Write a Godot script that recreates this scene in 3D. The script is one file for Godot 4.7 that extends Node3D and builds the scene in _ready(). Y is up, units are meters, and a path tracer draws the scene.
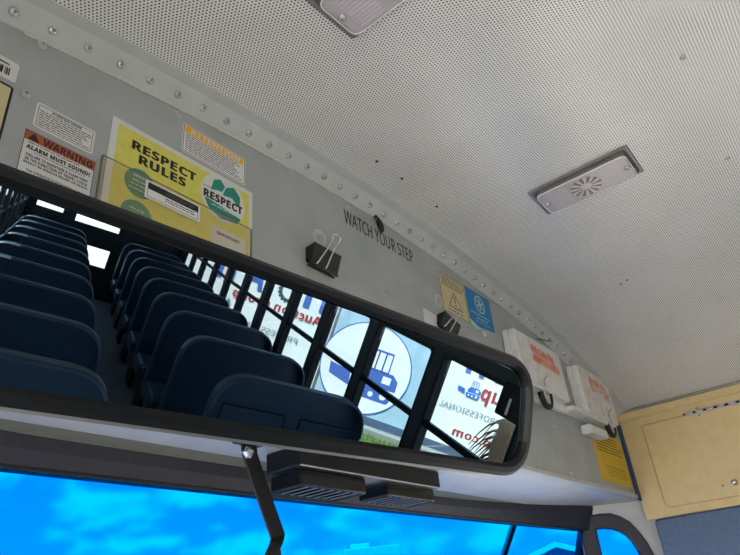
extends Node3D
# Front of a school bus seen from the driver's seat: header wall, perforated roof lining, rear view mirror.
# x to the right of the bus, y up, z towards the rear; z = 0 is the header wall above the windscreen.

var taken := {}
var M := {}

# ---------------------------------------------------------------- mesh helpers
func S(smooth := false) -> SurfaceTool:
	var s := SurfaceTool.new()
	s.begin(Mesh.PRIMITIVE_TRIANGLES)
	s.set_smooth_group(0 if smooth else -1)
	return s

func tri(s: SurfaceTool, a: Vector3, b: Vector3, c: Vector3, out: Vector3) -> void:
	var n := (a - c).cross(a - b)
	if n.length_squared() < 1e-22:
		return
	if n.dot(out) < 0.0:
		var k := b
		b = c
		c = k
	s.add_vertex(a)
	s.add_vertex(b)
	s.add_vertex(c)

func quad(s: SurfaceTool, a: Vector3, b: Vector3, c: Vector3, d: Vector3, out: Vector3) -> void:
	tri(s, a, b, c, out)
	tri(s, a, c, d, out)

func bx(s: SurfaceTool, c: Vector3, sz: Vector3, ch := 0.0, t := Transform3D.IDENTITY) -> void:
	var h := sz * 0.5
	ch = minf(ch, minf(h.x, minf(h.y, h.z)) * 0.9)
	var o := t * c
	var f := func(x: float, y: float, z: float) -> Vector3: return t * (c + Vector3(x, y, z))
	var i := h - Vector3(ch, ch, ch)
	for g in [-1.0, 1.0]:
		var q := [[f.call(g * h.x, -i.y, -i.z), f.call(g * h.x, i.y, -i.z), f.call(g * h.x, i.y, i.z), f.call(g * h.x, -i.y, i.z)],
			[f.call(-i.x, g * h.y, -i.z), f.call(i.x, g * h.y, -i.z), f.call(i.x, g * h.y, i.z), f.call(-i.x, g * h.y, i.z)],
			[f.call(-i.x, -i.y, g * h.z), f.call(i.x, -i.y, g * h.z), f.call(i.x, i.y, g * h.z), f.call(-i.x, i.y, g * h.z)]]
		for p in q:
			quad(s, p[0], p[1], p[2], p[3], (p[0] + p[2]) * 0.5 - o)
		if ch <= 0.0:
			continue
		for k in [-1.0, 1.0]:
			var e := [[f.call(g * h.x, k * i.y, -i.z), f.call(g * i.x, k * h.y, -i.z), f.call(g * i.x, k * h.y, i.z), f.call(g * h.x, k * i.y, i.z)],
				[f.call(g * h.x, -i.y, k * i.z), f.call(g * i.x, -i.y, k * h.z), f.call(g * i.x, i.y, k * h.z), f.call(g * h.x, i.y, k * i.z)],
				[f.call(-i.x, g * h.y, k * i.z), f.call(-i.x, g * i.y, k * h.z), f.call(i.x, g * i.y, k * h.z), f.call(i.x, g * h.y, k * i.z)]]
			for p in e:
				quad(s, p[0], p[1], p[2], p[3], (p[0] + p[2]) * 0.5 - o)
			for l in [-1.0, 1.0]:
				var a: Vector3 = f.call(g * h.x, k * i.y, l * i.z)
				tri(s, a, f.call(g * i.x, k * h.y, l * i.z), f.call(g * i.x, k * i.y, l * h.z), a - o)

func lathe(s: SurfaceTool, prof: Array, seg: int, t: Transform3D) -> void:
	for j in prof.size() - 1:
		var p: Vector2 = prof[j]
		var q: Vector2 = prof[j + 1]
		var d := q - p
		for i in seg:
			var a := TAU * i / seg
			var b := TAU * (i + 1) / seg
			var m := (a + b) * 0.5
			var out := t.basis * Vector3(cos(m) * d.y, -d.x, sin(m) * d.y)
			quad(s, t * Vector3(cos(a) * p.x, p.y, sin(a) * p.x), t * Vector3(cos(a) * q.x, q.y, sin(a) * q.x), t * Vector3(cos(b) * q.x, q.y, sin(b) * q.x), t * Vector3(cos(b) * p.x, p.y, sin(b) * p.x), out)

func tube(s: SurfaceTool, pts: Array, r: float, seg := 8, r2 := -1.0) -> void:
	if r2 < 0.0:
		r2 = r
	var n := pts.size()
	var up := Vector3.UP
	var rings := []
	for i in n:
		var d: Vector3 = (pts[mini(i + 1, n - 1)] - pts[maxi(i - 1, 0)]).normalized()
		if absf(d.dot(up)) > 0.95:
			up = Vector3.RIGHT
		var x := up.cross(d).normalized()
		var y := d.cross(x)
		up = y
		var rr := lerpf(r, r2, float(i) / maxf(1.0, n - 1))
		var ring := []
		for k in seg:
			ring.append(pts[i] + (x * cos(TAU * k / seg) + y * sin(TAU * k / seg)) * rr)
		rings.append(ring)
	for i in n - 1:
		for k in seg:
			var l := (k + 1) % seg
			quad(s, rings[i][k], rings[i + 1][k], rings[i + 1][l], rings[i][l], rings[i][k] + rings[i][l] - pts[i] * 2.0)
	for k in seg:
		var l := (k + 1) % seg
		tri(s, pts[0], rings[0][k], rings[0][l], pts[0] - pts[1])
		tri(s, pts[n - 1], rings[n - 1][k], rings[n - 1][l], pts[n - 1] - pts[n - 2])

func ccw(p: PackedVector2Array) -> PackedVector2Array:
	var a := 0.0
	for i in p.size():
		a += p[i].cross(p[(i + 1) % p.size()])
	if a < 0.0:
		p.reverse()
	return p

func inset(p: PackedVector2Array, d: float) -> PackedVector2Array:
	var o := PackedVector2Array()
	var n := p.size()
	for i in n:
		var e := (p[i] - p[(i - 1 + n) % n]).normalized()
		var f := (p[(i + 1) % n] - p[i]).normalized()
		var m := Vector2(-e.y, e.x) + Vector2(-f.y, f.x)
		m = m.normalized()
		o.append(p[i] + m * d / maxf(0.5, m.dot(Vector2(-e.y, e.x))))
	return o

func prism(s: SurfaceTool, poly: PackedVector2Array, z0: float, z1: float, bev := 0.0, t := Transform3D.IDENTITY) -> void:
	poly = ccw(poly)
	var top := inset(poly, bev) if bev > 0.0 else poly
	var zb := z1 - bev
	var ix := Geometry2D.triangulate_polygon(top)
	for k in range(0, ix.size(), 3):
		var a := top[ix[k]]
		var b := top[ix[k + 1]]
		var c := top[ix[k + 2]]
		tri(s, t * Vector3(a.x, a.y, z1), t * Vector3(b.x, b.y, z1), t * Vector3(c.x, c.y, z1), t.basis.z)
	ix = Geometry2D.triangulate_polygon(poly)
	for k in range(0, ix.size(), 3):
		var a := poly[ix[k]]
		var b := poly[ix[k + 1]]
		var c := poly[ix[k + 2]]
		tri(s, t * Vector3(a.x, a.y, z0), t * Vector3(b.x, b.y, z0), t * Vector3(c.x, c.y, z0), -t.basis.z)
	var n := poly.size()
	for i in n:
		var a := poly[i]
		var b := poly[(i + 1) % n]
		var out := t.basis * Vector3((b - a).y, -(b - a).x, 0)
		quad(s, t * Vector3(a.x, a.y, z0), t * Vector3(b.x, b.y, z0), t * Vector3(b.x, b.y, zb), t * Vector3(a.x, a.y, zb), out)
		if bev > 0.0:
			var c := top[i]
			var d := top[(i + 1) % n]
			quad(s, t * Vector3(a.x, a.y, zb), t * Vector3(b.x, b.y, zb), t * Vector3(d.x, d.y, z1), t * Vector3(c.x, c.y, z1), out + t.basis.z * out.length())

func ring(s: SurfaceTool, outer: PackedVector2Array, inner: PackedVector2Array, z0: float, z1: float, bev := 0.0, t := Transform3D.IDENTITY) -> void:
	outer = ccw(outer)
	inner = ccw(inner)
	var n := outer.size()
	var ot := inset(outer, bev) if bev > 0.0 else outer
	var it := inset(inner, -bev) if bev > 0.0 else inner
	for i in n:
		var j := (i + 1) % n
		var o3 := func(p: Vector2, z: float) -> Vector3: return t * Vector3(p.x, p.y, z)
		quad(s, o3.call(ot[i], z1), o3.call(ot[j], z1), o3.call(it[j], z1), o3.call(it[i], z1), t.basis.z)
		quad(s, o3.call(outer[i], z0), o3.call(outer[j], z0), o3.call(inner[j], z0), o3.call(inner[i], z0), -t.basis.z)
		var e := outer[j] - outer[i]
		var out := t.basis * Vector3(e.y, -e.x, 0)
		quad(s, o3.call(outer[i], z0), o3.call(outer[j], z0), o3.call(outer[j], z1 - bev), o3.call(outer[i], z1 - bev), out)
		quad(s, o3.call(inner[i], z0), o3.call(inner[j], z0), o3.call(inner[j], z1 - bev), o3.call(inner[i], z1 - bev), -out)
		if bev > 0.0:
			quad(s, o3.call(outer[i], z1 - bev), o3.call(outer[j], z1 - bev), o3.call(ot[j], z1), o3.call(ot[i], z1), out + t.basis.z * out.length())
			quad(s, o3.call(inner[i], z1 - bev), o3.call(inner[j], z1 - bev), o3.call(it[j], z1), o3.call(it[i], z1), -out + t.basis.z * out.length())

func roundpoly(p: Array, r, n := 6) -> PackedVector2Array:
	var o := PackedVector2Array()
	for i in p.size():
		var rr: float = r[i] if r is Array else r
		var a: Vector2 = p[i]
		var u: Vector2 = (p[(i - 1 + p.size()) % p.size()] - a).normalized()
		var v: Vector2 = (p[(i + 1) % p.size()] - a).normalized()
		var half := acos(clampf(u.dot(v), -1, 1)) * 0.5
		var l := rr / tan(half)
		for k in n + 1:
			var f := float(k) / n
			var x := a + u * l
			var y := a + v * l
			o.append(x.lerp(a, f).lerp(a.lerp(y, f), f) if rr > 0 else a)
			if rr <= 0:
				break
	return o

func rr(x0: float, y0: float, x1: float, y1: float, r, n := 6) -> PackedVector2Array:
	return roundpoly([Vector2(x0, y0), Vector2(x1, y0), Vector2(x1, y1), Vector2(x0, y1)], r, n)

func disc(cx: float, cy: float, rx: float, ry: float, n := 28) -> PackedVector2Array:
	var o := PackedVector2Array()
	for i in n:
		o.append(Vector2(cx + cos(TAU * i / n) * rx, cy + sin(TAU * i / n) * ry))
	return o

func pan(s: SurfaceTool, u: Vector2, v: Vector2, holes: Array, w0: float, w1: float, map: Callable) -> void:
	# a wall of thickness w0..w1 over [u.x, u.y] x [v.x, v.y] with rectangular holes [u0, u1, v0, v1]; map(u, v, w) -> point
	var us := [u.x, u.y]
	var vs := [v.x, v.y]
	for h in holes:
		us.append_array([h[0], h[1]])
		vs.append_array([h[2], h[3]])
	us.sort()
	vs.sort()
	for i in us.size() - 1:
		for j in vs.size() - 1:
			if us[i + 1] - us[i] < 1e-5 or vs[j + 1] - vs[j] < 1e-5:
				continue
			var cu: float = (us[i] + us[i + 1]) / 2
			var cv: float = (vs[j] + vs[j + 1]) / 2
			var solid := true
			for h in holes:
				if cu > h[0] and cu < h[1] and cv > h[2] and cv < h[3]:
					solid = false
			if solid:
				var a: Vector3 = map.call(us[i], vs[j], w0)
				var b: Vector3 = map.call(us[i + 1], vs[j + 1], w1)
				bx(s, (a + b) / 2, (b - a).abs())

# ---------------------------------------------------------------- node helpers
func numbered(n: String) -> String:
	taken[n] = taken.get(n, -1) + 1
	return n if taken[n] == 0 else "%s_%03d" % [n, taken[n]]

func thing(n: String, label: String, cat: String, at := Vector3.ZERO, group := "") -> Node3D:
	var o := Node3D.new()
	o.name = numbered(n)
	add_child(o)
	o.position = at
	o.set_meta("label", label)
	o.set_meta("category", cat)
	if group:
		o.set_meta("group", group)
	return o

func setting(n: String, label := "") -> Node3D:
	var o := Node3D.new()
	o.name = n
	add_child(o)
	o.set_meta("kind", "structure")
	if label:
		o.set_meta("label", label)
	return o

func mesh_part(parent: Node, n: String, mesh: Mesh, m: Material, label := "") -> MeshInstance3D:
	var o := MeshInstance3D.new()
	o.name = n
	o.mesh = mesh
	o.material_override = m
	parent.add_child(o, true)
	if label:
		o.set_meta("label", label)
	return o

func part(parent: Node, n: String, s: SurfaceTool, m: Material, label := "") -> MeshInstance3D:
	s.generate_normals()
	return mesh_part(parent, n, s.commit(), m, label)

func paint(c: Color, rough := 0.5, metal := 0.0, spec := 0.5) -> StandardMaterial3D:
	var m := StandardMaterial3D.new()
	m.albedo_color = c
	m.roughness = rough
	m.metallic = metal
	m.metallic_specular = spec
	return m

func noisy(a: Color, b: Color, freq: float, scale: float, rough := 0.5, metal := 0.0, bump := 0.0, stretch := Vector3.ONE, sd := 1) -> StandardMaterial3D:
	var m := paint(Color.WHITE, rough, metal)
	var f := FastNoiseLite.new()
	f.seed = sd
	f.frequency = freq
	f.fractal_octaves = 5
	var t := NoiseTexture2D.new()
	t.width = 512
	t.height = 512
	t.seamless = true
	t.noise = f
	var g := Gradient.new()
	g.set_color(0, a)
	g.set_color(1, b)
	t.color_ramp = g
	m.albedo_texture = t
	m.uv1_triplanar = true
	m.uv1_world_triplanar = true
	m.uv1_scale = stretch * scale
	if bump > 0.0:
		var h := NoiseTexture2D.new()
		h.width = 512
		h.height = 512
		h.seamless = true
		h.noise = f
		m.heightmap_enabled = true
		m.heightmap_texture = h
		m.heightmap_scale = bump
	return m

func pane_glass(c: Color, alpha: float) -> StandardMaterial3D:
	var m := paint(Color(c, alpha), 0.0)
	m.transparency = BaseMaterial3D.TRANSPARENCY_ALPHA
	return m

var bold: SystemFont
var extra: FontVariation
var plainf: SystemFont

func txt(parent: Node, text: String, c: Vector2, w: float, h: float, z: float, m: Material, heavy := true, n := "lettering", turn := 0.0) -> MeshInstance3D:
	var t := TextMesh.new()
	t.text = text
	t.font = (extra if text in ["RESPECT", "RULES", "IMPORTANT", "ALARM MUST SOUND!"] else bold) if heavy else plainf
	t.font_size = 48
	t.pixel_size = 0.01
	t.depth = 0.02
	t.curve_step = 4.0
	var a := t.get_aabb()
	var o := mesh_part(parent, n, t, m)
	var sc := Vector3(w / maxf(a.size.x, 1e-4), h / maxf(a.size.y, 1e-4), 0.015)
	var b := Basis(Vector3(0, 0, 1), turn)
	o.transform = Transform3D(b * Basis.from_scale(sc), Vector3(c.x, c.y, z) - b * ((a.position + a.size / 2) * sc))
	return o

func fine_print(parent: Node, x0: float, x1: float, y0: float, y1: float, rows: int, m: Material, sd: int, z := 0.001, full := 0.9, turn := 0.0) -> void:
	# rows of print too small to read: one short bar for each word
	var g := RandomNumberGenerator.new()
	g.seed = sd
	var s := S()
	var t := Transform3D(Basis(Vector3(0, 0, 1), turn), Vector3.ZERO)
	var dy := (y1 - y0) / rows
	for r in rows:
		var y := y1 - dy * (r + 0.5)
		var x := x0
		var xe := x0 + (x1 - x0) * g.randf_range(full - 0.15, full + 0.1)
		while x < minf(xe, x1):
			var l := minf(dy * g.randf_range(0.8, 2.6), x1 - x)
			bx(s, Vector3(x + l / 2, y, z), Vector3(l, dy * 0.34, 0.0002), 0.0, t)
			x += l + dy * 0.35
	part(parent, "fine_print", s, m)

func sheet(parent: Node, n: String, poly: PackedVector2Array, z0: float, z1: float, m: Material, label := "") -> MeshInstance3D:
	var s := S()
	prism(s, poly, z0, z1)
	return part(parent, n, s, m, label)

# ---------------------------------------------------------------- the roof's arch
func arch(x: float) -> float:
	return 2.037 - 0.12 * x * x - 0.135 * pow(maxf(0.0, absf(x) - 0.6), 2.0)

const CEIL := 0.004
const XR := 1.15
const ZR := 10.0
const FLOOR_Y := -0.15
const GROUND_Y := -1.05

func screw_mesh(r: float) -> ArrayMesh:
	var s := S(true)
	lathe(s, [Vector2(r, 0), Vector2(r * 0.97, r * 0.3), Vector2(r * 0.8, r * 0.6), Vector2(r * 0.5, r * 0.77), Vector2(r * 0.34, r * 0.81)], 14, Transform3D.IDENTITY)
	s.generate_normals()
	return s.commit()

func recess_mesh(r: float) -> ArrayMesh:
	# driver socket: a real pit in the head
	var s := S()
	lathe(s, [Vector2(r * 0.34, r * 0.81), Vector2(r * 0.27, r * 0.25), Vector2(0.0, r * 0.05)], 8, Transform3D.IDENTITY)
	s.generate_normals()
	return s.commit()

var screw_big: ArrayMesh
var recess_big: ArrayMesh

func screw(parent: Node, at: Vector3, normal: Vector3, size := 1.0, turn := 0.4, m: Material = null) -> void:
	var o := mesh_part(parent, "screw", screw_big, m if m else M.screw)
	var y := normal.normalized()
	var x := y.cross(Vector3(0, 0, 1) if absf(y.z) < 0.9 else Vector3(0, 1, 0)).normalized()
	o.transform = Transform3D(Basis(x, y, x.cross(y)).scaled_local(Vector3.ONE * size).rotated(y, turn), at)
	mesh_part(o, "socket", recess_big, m if m else M.screw)

# ================================================================ the scene
func _ready() -> void:
	# camera
	var cam := Camera3D.new()
	cam.name = "camera"
	add_child(cam)
	cam.position = Vector3(-0.835, 1.35, 0.555)
	cam.basis = Basis(Vector3.UP, deg_to_rad(-53.82)) * Basis(Vector3.RIGHT, deg_to_rad(29.06)) * Basis(Vector3.BACK, deg_to_rad(-5.77))
	cam.fov = rad_to_deg(2.0 * atan(277.5 / 622.0))
	cam.near = 0.02
	cam.far = 400.0
	cam.current = true
	# sky and exposure
	var we := WorldEnvironment.new()
	we.name = "environment"
	add_child(we)
	var env := Environment.new()
	we.environment = env
	env.background_mode = Environment.BG_SKY
	env.sky = Sky.new()
	var pano := PanoramaSkyMaterial.new()
	pano.panorama = sky_picture()
	env.sky.sky_material = pano
	env.tonemap_mode = Environment.TONE_MAPPER_LINEAR
	env.tonemap_exposure = 7.0
	env.sdfgi_enabled = true
	env.ssao_enabled = true
	env.ssil_enabled = true
	# sun: high, ahead of the bus and a little to its left
	var sun := DirectionalLight3D.new()
	sun.name = "sun"
	add_child(sun)
	sun.look_at_from_position(Vector3.ZERO, Vector3(0.52, -0.82, 0.25))
	sun.light_color = Color(1.0, 0.96, 0.9)
	sun.light_energy = 2.2
	sun.light_angular_distance = 1.0
	sun.shadow_enabled = true

	bold = SystemFont.new()
	bold.font_names = PackedStringArray(["Droid Sans"])
	bold.font_weight = 700
	extra = FontVariation.new()
	extra.base_font = bold
	extra.variation_embolden = 0.7
	plainf = SystemFont.new()
	plainf.font_names = PackedStringArray(["Droid Sans"])
	materials()
	screw_big = screw_mesh(0.0062)
	recess_big = recess_mesh(0.0062)

	build_roof()
	build_front()
	build_windscreen()
	build_sides()
	build_rear()
	build_seats()
	build_mirror()
	build_cabinet()
	build_lights()
	build_under_header()
	build_boxes()
	build_signs()
	build_clips()
	build_outside()

func sky_picture() -> ImageTexture:
	var w := 1024
	var h := 512
	var im := Image.create(w, h, false, Image.FORMAT_RGBF)
	var f := FastNoiseLite.new()
	f.seed = 11
	f.frequency = 1.5
	f.fractal_octaves = 6
	f.fractal_gain = 0.55
	for y in h:
		var el := (0.5 - (y + 0.5) / h) * PI
		var se := sin(el)
		var base := Color(0.14, 0.32, 0.78).lerp(Color(0.38, 0.58, 0.92), pow(clampf(1.0 - se, 0, 1), 4.0))
		for x in w:
			var c := base
			if el > 0.0:
				var az := TAU * x / w
				var k := 1.0 / (se + 0.22)
				var v := f.get_noise_3d(cos(el) * cos(az) * k * 1.6, cos(el) * sin(az) * k * 1.6, k * 0.5)
				var cov := smoothstep(-0.08, 0.36, v)
				c = base.lerp(Color(1.05, 1.06, 1.08), cov * 0.85)
			else:
				c = Color(0.42, 0.42, 0.40)
			im.set_pixel(x, y, c)
	return ImageTexture.create_from_image(im)

func materials() -> void:
	M.header = noisy(Color(0.60, 0.62, 0.61), Color(0.68, 0.69, 0.68), 0.012, 1.3, 0.5, 0.0, 0.0, Vector3.ONE, 3)
	M.panel = noisy(Color(0.61, 0.625, 0.615), Color(0.68, 0.69, 0.675), 0.014, 1.5, 0.5, 0.0, 0.0, Vector3.ONE, 5)
	M.ceiling = noisy(Color(0.88, 0.88, 0.865), Color(0.925, 0.92, 0.905), 0.01, 0.8, 0.27, 0.0, 0.0, Vector3.ONE, 8)
	M.ceiling.metallic_specular = 0.7
	M.flange = noisy(Color(0.68, 0.69, 0.68), Color(0.75, 0.755, 0.745), 0.02, 1.8, 0.42, 0.0, 0.0, Vector3.ONE, 9)
	M.insulation = noisy(Color(0.16, 0.16, 0.15), Color(0.26, 0.25, 0.23), 0.03, 6.0, 0.9)
	M.caulk = noisy(Color(0.70, 0.69, 0.63), Color(0.84, 0.83, 0.78), 0.05, 9.0, 0.6)
	M.screw = paint(Color(0.74, 0.74, 0.73), 0.24, 0.4)
	M.painted_screw = paint(Color(0.68, 0.69, 0.68), 0.35)
	M.soffit = noisy(Color(0.64, 0.64, 0.635), Color(0.71, 0.71, 0.705), 0.015, 1.2, 0.42)
	M.soffit_strip = noisy(Color(0.40, 0.40, 0.36), Color(0.48, 0.48, 0.43), 0.02, 2.0, 0.5)
	M.charcoal = noisy(Color(0.17, 0.175, 0.205), Color(0.21, 0.21, 0.245), 0.02, 4.0, 0.6)
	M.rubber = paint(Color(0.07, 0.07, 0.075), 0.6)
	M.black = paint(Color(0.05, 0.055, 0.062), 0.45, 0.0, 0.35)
	M.black_gloss = paint(Color(0.05, 0.055, 0.06), 0.22)
	M.frame_black = noisy(Color(0.045, 0.055, 0.062), Color(0.065, 0.075, 0.082), 0.03, 8.0, 0.36)
	M.frame_black.metallic_specular = 0.38
	M.steel = paint(Color(0.80, 0.80, 0.80), 0.22, 0.95)
	M.alum = paint(Color(0.78, 0.78, 0.77), 0.34, 0.8)
	M.mirror = paint(Color(0.50, 0.565, 0.585), 0.0, 1.0)
	M.tan = noisy(Color(0.78, 0.685, 0.49), Color(0.82, 0.73, 0.535), 0.02, 2.5, 0.5)
	M.navy = noisy(Color(0.27, 0.35, 0.45), Color(0.32, 0.40, 0.50), 0.03, 5.0, 0.6)
	M.navy_dark = paint(Color(0.09, 0.18, 0.36), 0.5)
	M.vinyl = noisy(Color(0.165, 0.24, 0.30), Color(0.195, 0.275, 0.335), 0.02, 3.0, 0.42)
	M.piping = paint(Color(0.24, 0.29, 0.35), 0.35)
	M.side = paint(Color(0.13, 0.145, 0.155), 0.55)
	M.floor = noisy(Color(0.36, 0.355, 0.35), Color(0.44, 0.435, 0.425), 0.03, 3.0, 0.7)
	M.tinted = pane_glass(Color(0.02, 0.025, 0.03), 0.46)
	M.dash = noisy(Color(0.17, 0.17, 0.175), Color(0.22, 0.22, 0.225), 0.02, 2.0, 0.6)
	M.clear = pane_glass(Color(0.9, 0.95, 0.95), 0.03)
	M.acrylic = pane_glass(Color(0.80, 0.68, 0.40), 0.20)
	var g := paint(Color(0.0, 0.345, 0.60, 0.0), 0.0)
	g.refraction_enabled = true
	g.refraction_scale = 0.002
	g.transparency = BaseMaterial3D.TRANSPARENCY_ALPHA
	M.blue_glass = g
	M.vent_slat = paint(Color(0.42, 0.43, 0.44), 0.3)
	lens_material()
	M.white = paint(Color(0.86, 0.86, 0.85), 0.45)
	M.paper = paint(Color(0.83, 0.83, 0.81), 0.7)
	M.ink = paint(Color(0.07, 0.07, 0.08), 0.6)
	M.ink_grey = paint(Color(0.34, 0.34, 0.34), 0.6)
	M.orange = paint(Color(0.66, 0.33, 0.18), 0.5)
	M.amber = paint(Color(0.91, 0.69, 0.17), 0.5)
	M.yellow_print = noisy(Color(0.80, 0.78, 0.34), Color(0.86, 0.83, 0.40), 0.02, 5.0, 0.5)
	M.green = paint(Color(0.12, 0.50, 0.41), 0.5)
	M.green_ink = paint(Color(0.07, 0.52, 0.45), 0.5)
	M.pale_print = paint(Color(0.70, 0.82, 0.76), 0.5)
	M.cream = paint(Color(0.80, 0.74, 0.56), 0.5)
	M.blue = paint(Color(0.01, 0.46, 0.70), 0.4)
	M.wire = paint(Color(0.88, 0.88, 0.87), 0.25, 0.6)
	M.yellow_sticker = noisy(Color(0.80, 0.66, 0.13), Color(0.86, 0.73, 0.20), 0.02, 6.0, 0.5)
	M.yellow_ink = paint(Color(0.28, 0.24, 0.10), 0.6)
	M.faint_ink = paint(Color(0.62, 0.52, 0.14), 0.6)
	M.box = noisy(Color(0.82, 0.815, 0.79), Color(0.91, 0.905, 0.885), 0.012, 4.0, 0.4)
	M.green_wire = paint(Color(0.16, 0.42, 0.26), 0.4)

# ---------------------------------------------------------------- roof lining
func build_roof() -> void:
	var c := setting("ceiling", "off-white perforated metal roof lining arched across the bus")
	# front sheet: real round holes punched in a staggered pattern, 4.76 mm apart
	var p := 0.00476
	var dz := p * 0.866
	var x0 := -1.0
	var x1 := 1.13
	var z0 := 0.0365
	var nx := int((x1 - x0) / p)
	var nz := 190
	var hr := 0.00132
	var V := PackedVector3Array()
	var N := PackedVector3Array()
	var I := PackedInt32Array()
	V.resize(nx * nz * 12)
	N.resize(nx * nz * 12)
	I.resize(nx * nz * 36)
	var vi := 0
	var ii := 0
	var hexo := []
	var hexi := []
	for k in 6:
		var a := TAU * (k + 0.5) / 6.0
		hexo.append(Vector2(cos(a), sin(a)) * p / 1.7320508)
		hexi.append(Vector2(cos(a), sin(a)) * hr)
	for r in nz:
		var cz := z0 + dz * (r + 0.5)
		for q in nx:
			var cx := x0 + p * (q + (0.5 if r % 2 else 0.0))
			var y := arch(cx) + CEIL
			var sl := (arch(cx + 0.001) - arch(cx - 0.001)) / 0.002
			var nn := Vector3(sl, -1, 0).normalized()
			for k in 6:
				V[vi + k] = Vector3(cx + hexo[k].x, y + sl * hexo[k].x, cz + hexo[k].y)
				V[vi + 6 + k] = Vector3(cx + hexi[k].x, y + sl * hexi[k].x, cz + hexi[k].y)
				N[vi + k] = nn
				N[vi + 6 + k] = nn
				var l := (k + 1) % 6
				I[ii] = vi + k
				I[ii + 1] = vi + 6 + k
				I[ii + 2] = vi + l
				I[ii + 3] = vi + l
				I[ii + 4] = vi + 6 + k
				I[ii + 5] = vi + 6 + l
				ii += 6
			vi += 12
	var arr := []
	arr.resize(Mesh.ARRAY_MAX)
	arr[Mesh.ARRAY_VERTEX] = V
	arr[Mesh.ARRAY_NORMAL] = N
	arr[Mesh.ARRAY_INDEX] = I
	var am := ArrayMesh.new()
	am.add_surface_from_arrays(Mesh.PRIMITIVE_TRIANGLES, arr)
	mesh_part(c, "perforated_sheet", am, M.ceiling)
	var ze := z0 + dz * nz
	# plain lining behind it, dark insulation above the holes, roof skin on top
	var s := S(true)
	strip(s, -1.2, 1.2, ze, ZR, CEIL, -1.0)
	part(c, "rear_lining", s, M.ceiling)
	s = S(true)
	strip(s, -1.2, x0 + 0.001, -0.02, ze, CEIL, -1.0)
	strip(s, x1 - 0.001, 1.2, -0.02, ze, CEIL, -1.0)
	strip(s, x0, x1, 0.02, z0 + 0.0005, CEIL + 0.0006, -1.0)
	part(c, "edge_lining", s, M.ceiling)
	s = S(true)
	strip(s, -1.2, 1.2, 0.0, ze + 0.05, CEIL + 0.012, -1.0)
	part(c, "insulation", s, M.insulation)
	s = S(true)
	strip(s, -1.25, 1.25, -0.45, ZR + 0.1, CEIL + 0.06, 1.0)
	strip(s, -1.25, 1.25, -0.45, ZR + 0.1, CEIL + 0.03, -1.0)
	part(c, "roof_skin", s, M.ceiling)
	# screws, and old screw holes set as dark domes, their shade in the colour
	for q in [[-0.0025, 0.558, 0.75], [0.296, 0.554, 0.75]]:
		screw(c, Vector3(q[0], arch(q[0]) + CEIL, q[1]), Vector3(0, -1, 0), q[2])
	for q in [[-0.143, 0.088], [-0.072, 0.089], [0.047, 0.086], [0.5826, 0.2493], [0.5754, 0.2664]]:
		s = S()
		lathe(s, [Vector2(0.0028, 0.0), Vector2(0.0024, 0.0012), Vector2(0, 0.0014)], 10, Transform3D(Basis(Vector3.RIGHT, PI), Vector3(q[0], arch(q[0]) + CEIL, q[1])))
		part(c, "blob", s, M.rubber)
	# riveted angle where the lining meets the header wall
	var f := setting("trim_1", "light grey riveted angle strip between header wall and roof lining")
	s = S()
	var pr := [Vector2(0.0, -0.0245), Vector2(0.0022, -0.0245), Vector2(0.0200, -0.0012), Vector2(0.0215, 0.0004), Vector2(0.0370, 0.0034)]
	for i in 60:
		var xa := -1.15 + 2.30 * i / 60.0
		var xb := -1.15 + 2.30 * (i + 1) / 60.0
		for k in pr.size() - 1:
			var a: Vector2 = pr[k]
			var b: Vector2 = pr[k + 1]
			quad(s, Vector3(xa, arch(xa) + a.y, a.x), Vector3(xb, arch(xb) + a.y, a.x), Vector3(xb, arch(xb) + b.y, b.x), Vector3(xa, arch(xa) + b.y, b.x), Vector3(0, -0.6, 1))
	part(f, "angle_strip", s, M.flange)
	for i in 47:
		var x := -0.6951 + 0.0418 * (i - 4)
		if x < 1.1:
			var sl := (arch(x + 0.01) - arch(x - 0.01)) / 0.02
			screw(f, Vector3(x - 0.001, arch(x) - 0.0128, 0.0109), Vector3(sl * 0.6, -0.61, 0.79), 0.88, 0.3 + 0.7 * sin(i * 5.1))
	# bead of old sealant along the joint
	s = S(true)
	var g := RandomNumberGenerator.new()
	g.seed = 4
	var pts := []
	for i in 70:
		var x := -0.68 + 0.42 * i / 69.0
		pts.append(Vector3(x, arch(x) - 0.0258 + g.randf_range(-0.0006, 0.0006), 0.0015))
	tube(s, pts, 0.0026, 6, 0.0016)
	part(f, "sealant_bead", s, M.caulk, "cream sealant bead")
	# green wire end lying on the strip
	s = S(true)
	tube(s, [Vector3(0.625, 1.956, 0.003), Vector3(0.66, 1.961, 0.006), Vector3(0.70, 1.966, 0.011), Vector3(0.731, 1.970, 0.016)], 0.0018, 6)
	var w := thing("wire_end", "short green wire end poking out beside the white boxes", "wire")
	part(w, "wire", s, M.green_wire)

func strip(s: SurfaceTool, xa: float, xb: float, za: float, zb: float, dy: float, out: float) -> void:
	var n := maxi(1, int((xb - xa) / 0.04))
	for i in n:
		var a := lerpf(xa, xb, float(i) / n)
		var b := lerpf(xa, xb, float(i + 1) / n)
		quad(s, Vector3(a, arch(a) + dy, za), Vector3(b, arch(b) + dy, za), Vector3(b, arch(b) + dy, zb), Vector3(a, arch(a) + dy, zb), Vector3(0, out, 0))

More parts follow.
